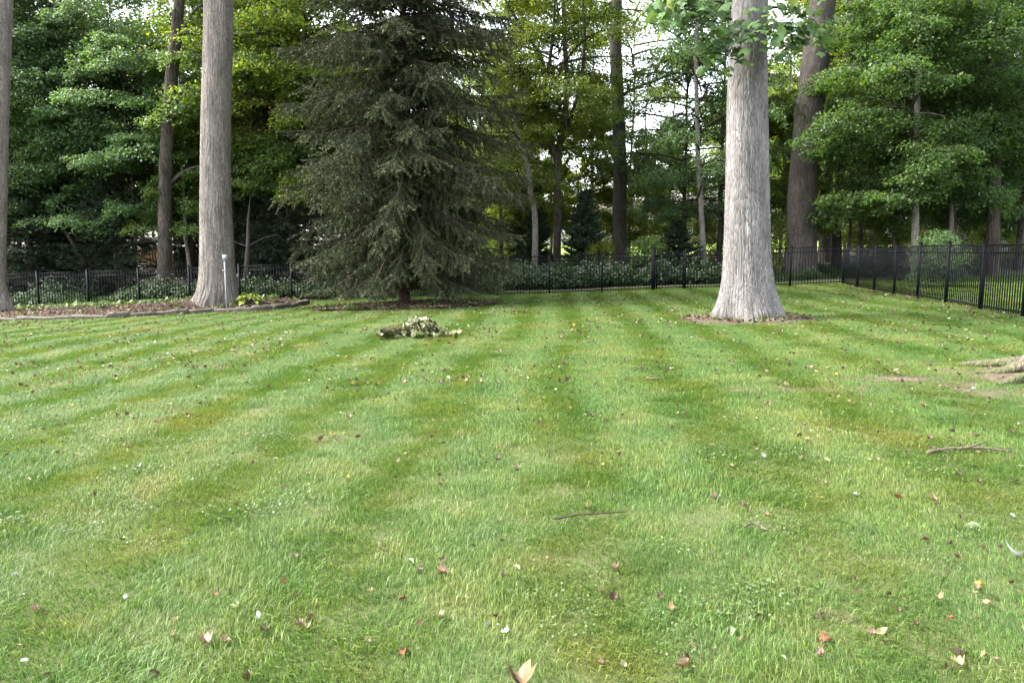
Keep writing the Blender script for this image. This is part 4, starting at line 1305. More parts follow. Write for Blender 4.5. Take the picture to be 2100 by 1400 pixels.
def weeds():
    r = np.random.default_rng(92)
    protos = [clump(400 + k, 26, 0, 0.10, 0.13) for k in range(3)]
    for p in protos:
        p.materials.clear(); p.materials.append(M['weed'])
    P = []; R = []; Sc = []; I = []
    for k in range(3600):
        x = r.uniform(-19, -4); y = r.uniform(15, 25.4)
        if not inside(BED, np.array([x]), np.array([y]))[0]:
            continue
        yf = float(np.interp(x, bf[:, 0], bf[:, 1]))
        u = (y - yf) / (25.4 - yf)
        if r.uniform() > 0.04 + 0.85 * max(0, (u - .5)) * 1.7:
            continue
        if abs(x - TREE_L[0]) < 0.6 and abs(y - TREE_L[1]) < .6:
            continue
        s = r.uniform(.6, 1.7)
        P.append((x, y, bed_z(x, y))); R.append((0, 0, r.uniform(0, 6.28))); Sc.append((s, s, s)); I.append(r.integers(0, 3))
    for k in range(20):
        a = r.uniform(math.pi, 2 * math.pi); q = r.uniform(.6, 1.0)
        x = SPR[0] + 2.6 * q * math.cos(a); y = SPR[1] - .6 + 1.8 * q * math.sin(a)
        s = r.uniform(.7, 1.8)
        P.append((x, y, g1(x, y) + .04)); R.append((0, 0, r.uniform(0, 6.28))); Sc.append((s, s, s)); I.append(r.integers(0, 3))
    scatter('bed_weeds', protos, P, R, Sc, I)
    # clover in the lawn
    r = np.random.default_rng(93)
    protos = []
    for k in range(3):
        n = 60
        a = r.uniform(0, 6.283, n); q = .16 * np.sqrt(r.uniform(0, 1, n))
        V, T = leaf_quads(np.stack([q * np.cos(a), q * np.sin(a), r.uniform(.02, .05, n)], 1), r.uniform(.012, .022, n), r.uniform(.012, .02, n), r, .3)
        protos.append(mesh_np('clover', V, T, [M['weed']], np.repeat(r.uniform(0, 1, n), 4)))
    P = []; R = []; Sc = []; I = []
    for (px, py, n, sx, sy) in [(1370, 1180, 7, .35, .3), (1560, 1230, 5, .2, .2), (320, 920, 9, .6, .5), (260, 1010, 8, .5, .4), (60, 1090, 5, .4, .3), (640, 1040, 5, .3, .2), (1500, 940, 10, .7, .5), (1980, 940, 6, .4, .3), (1230, 1300, 4, .2, .2), (150, 900, 8, .9, .5), (1900, 1120, 6, .4, .3)]:
        c = on_ground(px, py)
        for _ in range(n):
            x = c[0] + r.normal(0, sx); y = c[1] + r.normal(0, sy)
            s = r.uniform(.6, 1.2)
            P.append((x, y, g1(x, y) + .004)); R.append((0, 0, r.uniform(0, 6.28))); Sc.append((s, s, 1)); I.append(r.integers(0, 3))
    scatter('clover', protos, P, R, Sc, I)


weeds()


# ------------------------------------------------------------------ stone edging of the bed
def edging():
    r = np.random.default_rng(55)
    cum = np.concatenate([[0], np.cumsum(np.linalg.norm(np.diff(bf, axis=0), axis=1))])
    root = thing('garden_edging', 'low curved row of dark weathered edging stones along the mulch bed', 'edging', (bf[5][0], bf[5][1], g1(*bf[5])))
    ro = np.array(root.location)
    s = 0.0
    meshes = []
    for k in range(5):
        mb = MB()
        n = 7
        # a rough stone bar of unit length along x
        xs = np.linspace(-.5, .5, n)
        rings = []
        for x in xs:
            e = 0.90 if abs(x) > .49 else 1.0
            pr = np.array([(-.5, -.5), (-.5, .32), (-.38, .5), (.38, .5), (.5, .32), (.5, -.5)]) * e + r.normal(0, .035, (6, 2))
            rings.append(np.column_stack([np.full(6, x + r.normal(0, .008)), pr]))
        V = np.concatenate(rings)
        T = []
        for i in range(n - 1):
            for j in range(6):
                j2 = (j + 1) % 6
                a, b, c, d = i * 6 + j, i * 6 + j2, (i + 1) * 6 + j2, (i + 1) * 6 + j
                T += [(a, c, b), (a, d, c)]
        for e, base in ((0, 0), (1, (n - 1) * 6)):
            for j in range(1, 5):
                T.append((base, base + j, base + j + 1) if e == 0 else (base, base + j + 1, base + j))
        mb.add(V, T)
        meshes.append(mb.mesh('edging_stone', [M['stone']], attr=False))
    while s < cum[-1] - 0.15:
        L = r.uniform(0.42, 0.95)
        L = min(L, cum[-1] - s)
        m = s + L / 2
        p0 = np.array([np.interp(s, cum, bf[:, 0]), np.interp(s, cum, bf[:, 1])])
        p1 = np.array([np.interp(s + L, cum, bf[:, 0]), np.interp(s + L, cum, bf[:, 1])])
        c = (p0 + p1) / 2; d = p1 - p0
        h = r.uniform(0.10, 0.16) + 0.05 * (s / cum[-1])
        o = obj('edging_stone', meshes[r.integers(0, 5)], root)
        o.location = (c[0] - ro[0], c[1] - ro[1] + 0.03, g1(c[0], c[1]) + h / 2 - 0.015 - ro[2])
        o.rotation_euler = (r.normal(0, .06), r.normal(0, .03) - (0.05 if s > cum[-1] - 1.2 else 0), math.atan2(d[1], d[0]) + r.normal(0, .03))
        o.scale = (np.linalg.norm(d) - 0.012, r.uniform(.15, .21), h)
        s += L


edging()


# ------------------------------------------------------------------ fences and gate
FH = 1.37
MB_P = MB(); MB_P.box((0, 0, 0.5), (0.016, 0.016, 1.0)); PICKET = MB_P.mesh('picket', [M['fence']], attr=False)
def post_mesh(w, h):
    mb = MB(); mb.box((0, 0, h / 2 - 0.1), (w, w, h + 0.2)); mb.box((0, 0, h + 0.009), (w + 0.012, w + 0.012, 0.018)); mb.box((0, 0, h + 0.026), (w * 0.6, w * 0.6, 0.016))
    return mb.mesh('post', [M['fence']], attr=False)
POST = post_mesh(0.062, FH + 0.05)
POST_BIG = post_mesh(0.13, FH + 0.12)


def fence(name, label, cat, pts, posts=True, first=True, last=True, group=None, h=FH, np_=18):
    """pts: list of (x, y); one post at each; pickets as single parts"""
    x0, y0 = pts[0]
    root = thing(name, label, cat, (x0, y0, g1(x0, y0)), 0, group)
    ro = np.array(root.location)
    for k, (x, y) in enumerate(pts):
        if posts and (k > 0 or first) and (k < len(pts) - 1 or last):
            o = obj('post', POST, root, np.array([x, y, g1(x, y)]) - ro)
    for k in range(len(pts) - 1):
        a = np.array([*pts[k], g1(*pts[k])]); b = np.array([*pts[k + 1], g1(*pts[k + 1])])
        d = b - a; L = math.hypot(d[0], d[1]); ang = math.atan2(d[1], d[0])
        sl = math.atan2(d[2], L)
        for z, hh in ((h - 0.014, 0.028), (h - 0.17, 0.028), (0.095, 0.028)):
            mb = MB(); mb.box((0, 0, 0), (math.hypot(L, d[2]) - 0.06, 0.026, hh))
            o = obj('rail', mb.mesh('rail', [M['fence']], attr=False), root, (a + b) / 2 + [0, 0, z] - ro, (0, -sl, ang))
        n = int(round(L / 0.1016)) - 1
        for i in range(1, n + 1):
            p = a + d * i / (n + 1)
            o = obj('picket', PICKET, root, p + [0, 0, 0.045] - ro, (0, 0, ang), (1, 1, h - 0.045 - 0.03))
    return root


YF = 26.4
def fx(px):
    return at(px, 560, YF)[0]
def line_px(a, b, n):
    return [(fx(a + (b - a) * i / n), YF) for i in range(n + 1)]
left_px = [-140, -30, 75, 178, 283, 387, 490, 597, 703, 809, 915, 1020, 1127, 1235, 1338]
G_F = 'black picket fence runs round the lawn'
fence('metal_fence', 'long black picket fence from the mulch bed past the spruce to the gate', 'fence', [(fx(p), YF) for p in left_px], last=False, group=G_F)
CORNER = (at(1729, 560, 26.4)[0], 26.4)
fence('metal_fence', 'short black fence run passing behind the massive pale trunk', 'fence', [(fx(p), YF) for p in (1405, 1513, 1621)] + [CORNER], last=False, group=G_F)
side = []
for k in range(11):
    u = k * 1.83
    side.append((CORNER[0] - 0.172 * u, CORNER[1] - 0.985 * u))
fence('metal_fence', 'black side fence running from the corner towards the viewer', 'fence', side, group=G_F)
# gate
gx0, gx1 = fx(1340), fx(1405)
gate = thing('metal_gate', 'narrow black picket gate hung from a thick black post', 'gate', (gx0, YF, g1(gx0, YF)))
ro = np.array(gate.location)
obj('post', POST_BIG, gate, (0, 0, 0))
a = np.array([gx0 + 0.12, YF, g1(gx0, YF)]); b = np.array([gx1 - 0.07, YF, g1(gx1, YF)])
d = b - a; L = math.hypot(d[0], d[1]); sl = math.atan2(d[2], L)
for z in (FH - 0.014, FH - 0.17, 0.095):
    mb = MB(); mb.box((0, 0, 0), (L, 0.03, 0.03)); obj('rail', mb.mesh('rail', [M['fence']], attr=False), gate, (a + b) / 2 + [0, 0, z] - ro, (0, -sl, 0))
for p in (a, b):
    mb = MB(); mb.box((0, 0, FH / 2 + 0.03), (0.045, 0.045, FH - 0.06)); obj('stile', mb.mesh('stile', [M['fence']], attr=False), gate, p - ro)
for i in range(1, 9):
    obj('picket', PICKET, gate, a + d * i / 9 + [0, 0, .06] - ro, None, (1, 1, FH - .1))
mb = MB(); mb.box((0, 0, 0), (0.12, 0.06, 0.11)); mb.box((0.03, -0.04, 0.0), (0.05, 0.03, 0.03)); obj('latch', mb.mesh('latch', [M['fence']], attr=False), gate, (0.10, -0.085, FH - 0.12))
mb = MB(); mb.box((0, 0, 0), (0.06, 0.07, 0.08))
for z in (.25, FH - .3):
    obj('hinge', mb.mesh('hinge', [M['fence']], attr=False), gate, b - ro + [0.02, -0.03, z])


# ------------------------------------------------------------------ outlet post by the bed tree
p = at(464, 612, 22.3)
zb = bed_z(p[0], p[1])
topz = at(464, 524, 22.3)[2]
op = thing('outlet_post', 'white pipe with a small grey electrical box before the tan trunk', 'post', (p[0], p[1], zb))
mb = MB(); mb.tube([(0, 0, -.2), (0, 0, topz - zb - .08)], 0.019, 12); obj('pipe', mb.mesh('pipe', [M['white_pipe']], smooth=True, attr=False), op)
mb = MB(); mb.box((0.015, 0, 0), (0.13, 0.09, 0.16)); bx = obj('box', mb.mesh('box', [M['steel']], attr=False), op, (0.01, 0, topz - zb - 0.06))
mb = MB(); mb.box((0.015, -0.055, 0.01), (0.105, 0.016, 0.12)); obj('cover', mb.mesh('cover', [M['white_pipe']], attr=False), bx)
mb = MB(); mb.box((0, -0.02, 0), (0.10, 0.02, 0.02)); obj('strap', mb.mesh('strap', [M['steel']], attr=False), op, (-0.02, 0, (topz - zb) * .72))

# ------------------------------------------------------------------ hosta
hp = on_ground(512, 626, 0.16)
hz = bed_z(hp[0], hp[1])
hosta = thing('hosta_plant', 'small lime green hosta with broad leaves beside the bed trunk', 'plant', (hp[0], hp[1], hz))
r = np.random.default_rng(61)
HM = []
for k in range(3):
    V, T = leaf_geo(OVAL * [1.35, 1], 0.35, -0.35, 500 + k, .02)
    HM.append(mesh_np('leaf', V + [0, .4, 0], T, [M['hosta']], np.full(len(V), r.uniform(.2, .9)), smooth=True))
for k in range(34):
    az = k * 2.4 + r.normal(0, .3); u = r.uniform(0, 1)
    rad = .06 + .30 * u
    obj('leaf', HM[k % 3], hosta, (rad * math.cos(az) * 1.15, rad * math.sin(az), .36 * (1 - u * .75) + r.uniform(-.02, .04)), (r.uniform(-.6, .1), r.normal(0, .2), az - math.pi / 2), r.uniform(.16, .25))
mb = MB()
for k in range(20):
    az = r.uniform(0, 6.28); q = r.uniform(.08, .3)
    mb.tube([(0, 0, 0), (q * .5 * math.cos(az), q * .5 * math.sin(az), .2), (q * math.cos(az), q * math.sin(az), .3 - q * .5)], .006, 4)
obj('stems', mb.mesh('stems', [M['weed']]), hosta)

# ------------------------------------------------------------------ pile of cut wilting branches
bp = on_ground(853, 694)
M['wilt'] = leaf_mat('leaf_wilted_pale', [(0.0, (0.09, 0.09, 0.04)), (0.35, (0.18, 0.20, 0.11)), (0.8, (0.31, 0.33, 0.21)), (1.0, (0.42, 0.43, 0.31))], trans=0.2, vary=.1)
M['wilt_dark'] = leaf_mat('leaf_wilted_green', [(0.0, (0.02, 0.025, 0.01)), (1.0, (0.07, 0.08, 0.03))], trans=0.2, vary=.1)
pile = thing('branch_pile', 'heap of cut branch with pale wilted leaves lying on the lawn', 'branch', (bp[0], bp[1], bp[2]))
r = np.random.default_rng(62)
WM = []
for k in range(8):
    V, T = leaf_geo(TULIP if k % 2 else LOBED, r.uniform(.3, .9), r.uniform(-.6, .8), 520 + k, .06)
    WM.append(mesh_np('leaf', V, T, [M['wilt'] if k < 5 else M['wilt_dark']], np.full(len(V), r.uniform(0, 1)), smooth=True))
mb = MB()
for k in range(9):
    x0 = r.uniform(-.25, .3); az = r.normal(0, .5) + (0 if r.uniform() < .5 else math.pi)
    q = r.uniform(.3, .6)
    mb.tube([(x0, r.uniform(-.1, .2), .03), (x0 + q * .5 * math.cos(az), q * .4 * math.sin(az), r.uniform(.08, .28)), (x0 + q * math.cos(az), q * math.sin(az), r.uniform(.04, .2))], [.012, .008, .004], 5)
obj('stems', mb.mesh('stems', [M['twig_grey']]), pile)
for k in range(150):
    u = r.uniform()
    if u < .80:
        x = r.normal(.04, .19); y = r.normal(.15, .13); hmax = .29 * math.exp(-((x - .05) / .42) ** 2) * math.exp(-((y - .2) / .35) ** 2)
        z = .03 + hmax * math.sqrt(r.uniform(.1, 1))
    elif u < .92:
        x = r.normal(-.46, .10); y = r.normal(-.12, .06); z = .03 + r.uniform(0, .10)
    else:
        x = r.uniform(-.5, .7); y = r.uniform(-.1, .5); z = .045
    obj('leaf', WM[r.integers(0, 8)], pile, (x, y, z), (r.normal(0, .7), r.normal(0, .7), r.uniform(0, 6.28)), r.uniform(.10, .165))

# ------------------------------------------------------------------ big leaves hanging in front of the pale trunk
r = np.random.default_rng(63)
TL = []
for k in range(8):
    V, T = leaf_geo(LOBED if k % 2 else TULIP, r.uniform(-.35, -.05), r.uniform(-.5, -.1), 540 + k, .025)
    TL.append(mesh_np('leaf', V, T, [M['leaf_tulip']], np.full(len(V), [.35, .5, .3, .6, .45, .25, .7, .98][k]), smooth=True))
foot = np.array(TULIP_ROOT.location)
YB = TR[1] - 0.55
twigs = [  # paths in pixels with depth offset
    [(1490, 10, .35), (1450, -5, -.1), (1410, 10, -.5), (1375, 30, -.8)],
    [(1500, 40, .35), (1470, 30, -.1), (1440, 45, -.3), (1405, 40, -.4)],
    [(1505, 60, .3), (1520, 40, -.2), (1545, 60, -.35), (1570, 75, -.45)],
    [(1560, 20, .3), (1600, 15, 0), (1640, 30, -.2), (1675, 45, -.3)],
    [(1555, 50, .3), (1600, 60, -.1), (1630, 75, -.2), (1660, 80, -.3)],
    [(1500, 70, .3), (1488, 85, -.1), (1480, 100, -.2), (1475, 112, -.2)],
    [(1470, -20, .2), (1430, -35, -.2), (1390, -20, -.4), (1360, 5, -.5)],
]
tw = MB(); leafspots = []
for pth in twigs:
    P = np.array([at(px, py, YB + dy) for px, py, dy in pth]) - foot
    uu = np.linspace(0, 1, 9); P = np.stack([np.interp(uu, np.linspace(0, 1, len(P)), P[:, c]) for c in range(3)], 1)
    tw.tube(P, .022 * (1 - .75 * uu), 6)
    for k in range(50):
        q = 8 * math.sqrt(r.uniform(.05, 1)); i = min(int(q), 7)
        c = P[i] + (P[i + 1] - P[i]) * (q - i)
        leafspots.append(c + [r.normal(0, .2), r.normal(0, .16), r.normal(-.04, .14)])
twig = obj('twigs', tw.mesh('twigs', [M['branch']]), TULIP_ROOT)
for c in leafspots:
    s = r.uniform(.13, .26)
    obj('leaf', TL[r.choice(8, p=[.16, .16, .16, .14, .14, .14, .07, .03])], twig, c, (r.uniform(-1.15, -.15), r.normal(0, .45), math.pi + r.normal(0, .9)), s)

# ------------------------------------------------------------------ tree whose mossy root reaches into the lawn
M['moss_bark'] = bark_mat('bark_mossy', (0.035, 0.029, 0.022), (0.11, 0.092, 0.07), 14, 0.4, moss=0.55)
gz = g1(ROOT[0], ROOT[1])
rt = thing('maple_tree', 'mossy surface root and trunk flare reaching in over bare soil', 'tree', (ROOT[0] + .15, ROOT[1], gz))
mb = MB()
sd = 40; zz = np.array([-.3, 0, .06, .14, .25, .42, .7, 1.2, 3, 8, 13])
V = []
for z in zz:
    for k in range(sd):
        th = 2 * math.pi * k / sd
        h = max(z, 0)
        rr = .42 * (1 - .02 * h) + .20 * math.exp(-h / .22) + .16 * math.exp(-h / .16) * (math.cos(5 * th + .6) + .6 * math.cos(3 * th))
        V.append((rr * math.cos(th), rr * math.sin(th), z))
T = []
for i in range(len(zz) - 1):
    for j in range(sd):
        j2 = (j + 1) % sd
        T += [(i * sd + j, i * sd + j2, (i + 1) * sd + j2), (i * sd + j, (i + 1) * sd + j2, (i + 1) * sd + j)]
mb.add(V, T)
for (az, L, r0) in [(3.45, 1.25, .075), (2.9, .9, .06), (4.1, 1.0, .06), (2.2, 1.2, .07)]:
    tt = np.linspace(0, 1, 9)
    aa = az + np.cumsum(r.normal(0, .08, 9))
    P = np.stack([np.cos(az) * .35 + np.cumsum(np.cos(aa)) * L / 9, np.sin(az) * .35 + np.cumsum(np.sin(aa)) * L / 9, .10 * (1 - tt) + .03 - .09 * tt], 1)
    P[:, 2] += [g1(ROOT[0] + .15 + q[0], ROOT[1] + q[1]) - gz for q in P]
    mb.tube(P, r0 * (1 - .7 * tt), 9)
obj('trunk', mb.mesh('trunk', [M['moss_bark']], smooth=True, attr=False), rt)
add_crown(rt, 'high', (0, 0, 2.5), 0.8, 5.0, 'leaf_green')

# ------------------------------------------------------------------ playset
ps = thing('wooden_playset', 'cedar playset with grey roof and pale slide glimpsed behind the mottled trunk', 'playset', (*at(318, 560, 40)[:2], 0))
ps.location.z = g1(ps.location.x, 40)
base = ps.location.z
zt = lambda py: at(320, py, 40)[2] - base
deck, rail, eave, ridge = zt(533), zt(513), zt(503), zt(487)
for sx in (-.62, .62):
    for sy in (-.7, .7):
        mb = MB(); mb.box((sx, sy, eave / 2), (.09, .09, eave)); obj('post', mb.mesh('post', [M['cedar']], attr=False), ps)
mb = MB(); mb.box((0, 0, deck), (1.4, 1.55, .09)); obj('deck', mb.mesh('deck', [M['cedar']], attr=False), ps)
for (y, x0, x1) in ((-.74, -.55, .55), (.74, -.55, .55)):
    mb = MB(); mb.box((0, y, rail), (1.25, .05, .10)); obj('rail', mb.mesh('rail', [M['cedar']], attr=False), ps)
    for k in range(8):
        mb = MB(); mb.box((-.5 + k * 1.0 / 7, y + .04, (deck + rail) / 2), (.085, .025, rail - deck)); obj('slat', mb.mesh('slat', [M['cedar']], attr=False), ps)
mb = MB(); mb.box((-.66, 0, rail), (.05, 1.3, .10)); obj('rail', mb.mesh('rail', [M['cedar']], attr=False), ps)
for k in range(7):
    mb = MB(); mb.box((-.64, -.5 + k * 1.0 / 6, (deck + rail) / 2), (.025, .085, rail - deck)); obj('slat', mb.mesh('slat', [M['cedar']], attr=False), ps)
rh = max(.35, ridge - eave)
ang = math.atan2(rh, .8)
for s in (-1, 1):
    for k in range(5):
        u = (k + .5) / 5
        mb = MB(); Rm = np.array([[math.cos(ang), 0, s * math.sin(ang)], [0, 1, 0], [-s * math.sin(ang), 0, math.cos(ang)]])
        mb.box((s * .82 * u, 0, eave + rh * (1 - u) + .02 * (k % 2)), (.205, 1.75, .022), M=Rm)
        obj('roof_board', mb.mesh('roof_board', [M['shingle']], attr=False), ps)
mb = MB()
P = np.array([(-.7, -.25, deck + .02), (-1.0, -.5, deck * .8), (-1.3, -.9, deck * .45), (-1.5, -1.3, .2)])
for k in range(3):
    c = (P[k] + P[k + 1]) / 2; d = P[k + 1] - P[k]
    pit = math.atan2(d[2], math.hypot(d[0], d[1])); Rm = np.array([[math.cos(pit), 0, -math.sin(pit)], [0, 1, 0], [math.sin(pit), 0, math.cos(pit)]])
    mb.box(c, (np.linalg.norm(d) + .04, .5, .04), math.atan2(d[1], d[0]), M=Rm)
    for s in (-.26, .26):
        mb.box(c + [s * -math.sin(math.atan2(d[1], d[0])), s * math.cos(math.atan2(d[1], d[0])), .07], (np.linalg.norm(d) + .04, .03, .14), math.atan2(d[1], d[0]), M=Rm)
obj('slide', mb.mesh('slide', [M['slide']], attr=False), ps)
mb = MB(); mb.box((-.35, -.76, zt(549)), (.6, .05, .5)); obj('side_panel', mb.mesh('side_panel', [M['slide']], attr=False), ps)
for s in (-1, 1):
    mb = MB(); mb.tube([(s * .58, -.7, deck - .55), (s * .42, -.7, deck - .25), (s * .15, -.7, deck - .06)], .04, 6); obj('brace', mb.mesh('brace', [M['cedar']], attr=False), ps)

# ------------------------------------------------------------------ house far behind
HY = 72.0
hx0, hx1 = at(1225, 450, HY)[0], at(1500, 450, HY)[0]
hb = at(1300, 494, HY)[2]; he = at(1300, 449, HY)[2]; hr = at(1300, 402, HY + 4)[2]
house = thing('house', 'pinkish grey single storey house with pale eave seen between the trunks', 'house', ((hx0 + hx1) / 2, HY + 4, hb - .6))
hw = hx1 - hx0; z0 = hb - .6
mb = MB(); mb.box((0, 0, (he - z0) / 2), (hw, 8, he - z0)); obj('wall', mb.mesh('wall', [M['siding']], attr=False), house)
mb = MB()
e = .5; w2 = hw / 2 + e; zz0 = he - z0; zz1 = hr - z0
V = [(-w2, -4 - e, zz0), (w2, -4 - e, zz0), (w2, 4 + e, zz0), (-w2, 4 + e, zz0), (-w2, 0, zz1), (w2, 0, zz1)]
mb.add(V, [(0, 1, 5), (0, 5, 4), (2, 3, 4), (2, 4, 5), (0, 4, 3), (1, 2, 5), (0, 3, 2), (0, 2, 1)])
obj('roof', mb.mesh('roof', [M['roof']], attr=False), house)
mb = MB(); mb.box((0, -4 - e - .03, zz0 - .08), (hw + 2 * e + .1, .06, .26)); obj('fascia', mb.mesh('fascia', [M['white']], attr=False), house)
for px in (1256, 1345, 1420):
    x = at(px, 465, HY)[0] - house.location.x
    f = MB()
    zc = zz0 - 1.05
    for (cx, cz, sx, sz) in ((0, .62, 1.5, .1), (0, -.62, 1.5, .1), (-.7, 0, .1, 1.14), (.7, 0, .1, 1.14), (0, 0, .07, 1.14)):
        f.box((cx, 0, cz), (sx, .10, sz))
    w_ = obj('window', f.mesh('window', [M['white']], attr=False), house, (x, -4.04, zc))
    f = MB(); f.box((0, .02, 0), (1.3, .03, 1.14)); obj('pane', f.mesh('pane', [M['glass']], attr=False), w_)
# wire fence in front of the house
wf = thing('wire_fence', 'low far wire fence with dark posts before the pinkish house', 'fence', (*at(1310, 500, 60)[:2], g1(at(1310, 500, 60)[0], 60)))
ro = np.array(wf.location)
xs = [at(p, 500, 60)[0] for p in (1240, 1275, 1311, 1329, 1365, 1400)]
for x in xs:
    mb = MB(); mb.tube([(0, 0, -.2), (0, 0, 1.2)], .07, 6); obj('post', mb.mesh('post', [M['bark_dark']], attr=False), wf, (x - ro[0], 0, g1(x, 60) - ro[2]))
for z in (.35, .75, 1.1):
    mb = MB(); mb.tube([(x - ro[0], 0, g1(x, 60) - ro[2] + z) for x in xs], .018, 4); obj('wire', mb.mesh('wire', [M['fence']], attr=False), wf)

# ------------------------------------------------------------------ fallen sticks
def stick(label, pxs, r0, r1, forks=(), mat='twig_grey', lift=.035):
    P = np.array([on_ground(px, py, lift) for px, py in pxs])
    ro = P[0].copy()
    t = thing('fallen_stick', label, 'stick', ro)
    mb = MB()
    k = max(6, len(P) * 3); uu = np.linspace(0, 1, k); tt = np.linspace(0, 1, len(P))
    Q = np.stack([np.interp(uu, tt, P[:, c]) for c in range(3)], 1) - ro
    Q += np.random.default_rng(len(pxs) + int(pxs[0][0])).normal(0, r0 * .22, Q.shape)
    mb.tube(Q, r0 + (r1 - r0) * uu, 7)
    obj('stem', mb.mesh('stem', [M[mat]], smooth=True, attr=False), t)
    for f in forks:
        Pf = np.array([on_ground(px, py, lift + dz) for px, py, dz in f]) - ro
        mb = MB(); mb.tube(Pf, np.linspace(r0 * .6, r1 * .6, len(Pf)), 6); obj('side_twig', mb.mesh('side_twig', [M[mat]], smooth=True, attr=False), t)
    return t


stick('long forked pale stick lying on the grass below the mossy root', [(1900, 927), (1935, 921), (1980, 917), (2030, 919), (2078, 924)], .013, .006, [[(1980, 918, 0), (2000, 912, .02), (2026, 904, .05)]])
stick('thin dark straight twig lying across the middle lawn', [(1135, 1063), (1200, 1054), (1285, 1048)], .006, .003, mat='branch')
stick('small curved grey twig on the grass', [(1527, 1078), (1545, 1071), (1562, 1079), (1572, 1086)], .007, .004)
stick('pale thin stick in the grass far from the viewer', [(1325, 775), (1345, 776), (1366, 774)], .012, .006)
stick('dark wiry twig right of the bare soil ring', [(1622, 652), (1650, 651), (1680, 657)], .012, .006, [[(1637, 652, 0), (1640, 645, .06), (1660, 648, .03)]], mat='branch')

# ------------------------------------------------------------------ fallen leaves
LC = {
    'brown': ((0.085, 0.052, 0.036), 'small curled brown leaf fallen on the lawn'),
    'tan': ((0.24, 0.17, 0.10), 'small dry tan leaf fallen on the lawn'),
    'straw': ((0.34, 0.31, 0.16), 'small straw yellow leaf fallen on the lawn'),
    'pink': ((0.20, 0.125, 0.10), 'small faded pinkish brown leaf fallen on the lawn'),
    'rust': ((0.22, 0.085, 0.04), 'small rust orange leaf fallen on the lawn'),
    'yellow': ((0.50, 0.36, 0.06), 'small bright yellow leaf fallen on the lawn'),
    'white': ((0.38, 0.39, 0.40), 'small leaf with whitish underside up fallen on the lawn'),
    'green': ((0.34, 0.40, 0.24), 'small pale green leaf fallen on the lawn'),
}
FL = {}
r = np.random.default_rng(70)
for cn, (c, lb) in LC.items():
    m = leaf_mat('fallen_' + cn, [(0, tuple(np.array(c) * .36)), (.5, tuple(np.array(c) * .68)), (1, tuple(np.minimum(.8, np.array(c) * .95)))], trans=.15, vary=.25, spec=.25, rough=.5, world_scale=30)
    FL[cn] = []
    for k in range(5):
        V, T = leaf_geo([LOBED, OVAL, TULIP, LOBED, OVAL][k], r.uniform(.3, 1.6), r.uniform(-.9, 1.3), 700 + k + len(FL) * 10, .05)
        v = np.clip(r.normal(.5, .12, len(V)), 0, 1)
        FL[cn].append(mesh_np('fallen_leaf', V, T, [m], v, smooth=True))


LANDMARKS = [(1210, 1055, 'by the dark straight twig'), (1980, 918, 'by the forked stick'), (1345, 776, 'by the pale thin stick'), (1550, 1078, 'by the curved twig'), (282, 957, 'by the lone white leaf'),
             (1167, 838, 'by the red cupped leaf'), (910, 1172, 'by the broad pinkish leaf'), (713, 977, 'by the yellow orange leaf'), (509, 887, 'by the cupped reddish leaf'), (1640, 893, 'by the folded brown leaf'), (1678, 1022, 'by the clear yellow leaf')]
LANDMARKS = [(*on_ground(a_, b_)[:2], t_) for (a_, b_, t_) in LANDMARKS]


def fallen(px, py, size, cn, label=None, shape=None, rot=None):
    p = on_ground(px, py, .022)
    o = obj('fallen_leaf', FL[cn][r.integers(0, 5) if shape is None else shape])
    o.location = p
    o.rotation_euler = rot if rot is not None else (r.normal(0, .35), r.normal(0, .35), r.uniform(0, 6.28))
    o.scale = (size * (.58 if label else 1),) * 3
    if label is None:
        k = FL[cn].index(o.data)
        lb = LC[cn][1].replace(' leaf', (' lobed leaf', ' oval leaf', ' notched leaf', ' star lobed leaf', ' smooth edged leaf')[k], 1)
        near = [t_ for (a_, b_, t_) in LANDMARKS if (a_ - p[0]) ** 2 + (b_ - p[1]) ** 2 < 1.1]
        if (p[0] - 5.7) ** 2 + (p[1] - 7.6) ** 2 < 6:
            zn = 'near the mossy root'
        elif p[0] > 2.2 and p[1] > 11 and p[0] < 6.5:
            zn = 'near the massive pale trunk'
        elif p[0] > 6.5 and p[1] > 10:
            zn = 'towards the side fence'
        elif abs(p[0] + 1.7) < 2 and p[1] > 11:
            zn = 'near the branch pile'
        elif p[0] < -3.5 and p[1] > 9.5:
            zn = 'before the mulch bed'
        elif near:
            zn = near[0]
        elif p[1] < 3.3:
            zn = 'at the bottom of the picture'
        elif p[1] < 4.6:
            zn = 'in the near grass'
        else:
            zn = 'out in mid lawn'
        lb = lb.replace('fallen on the lawn', zn)
        label_ = lb
    tag(o, label or label_, 'leaf', None if label else 'fallen leaves scattered on the lawn')
    return o


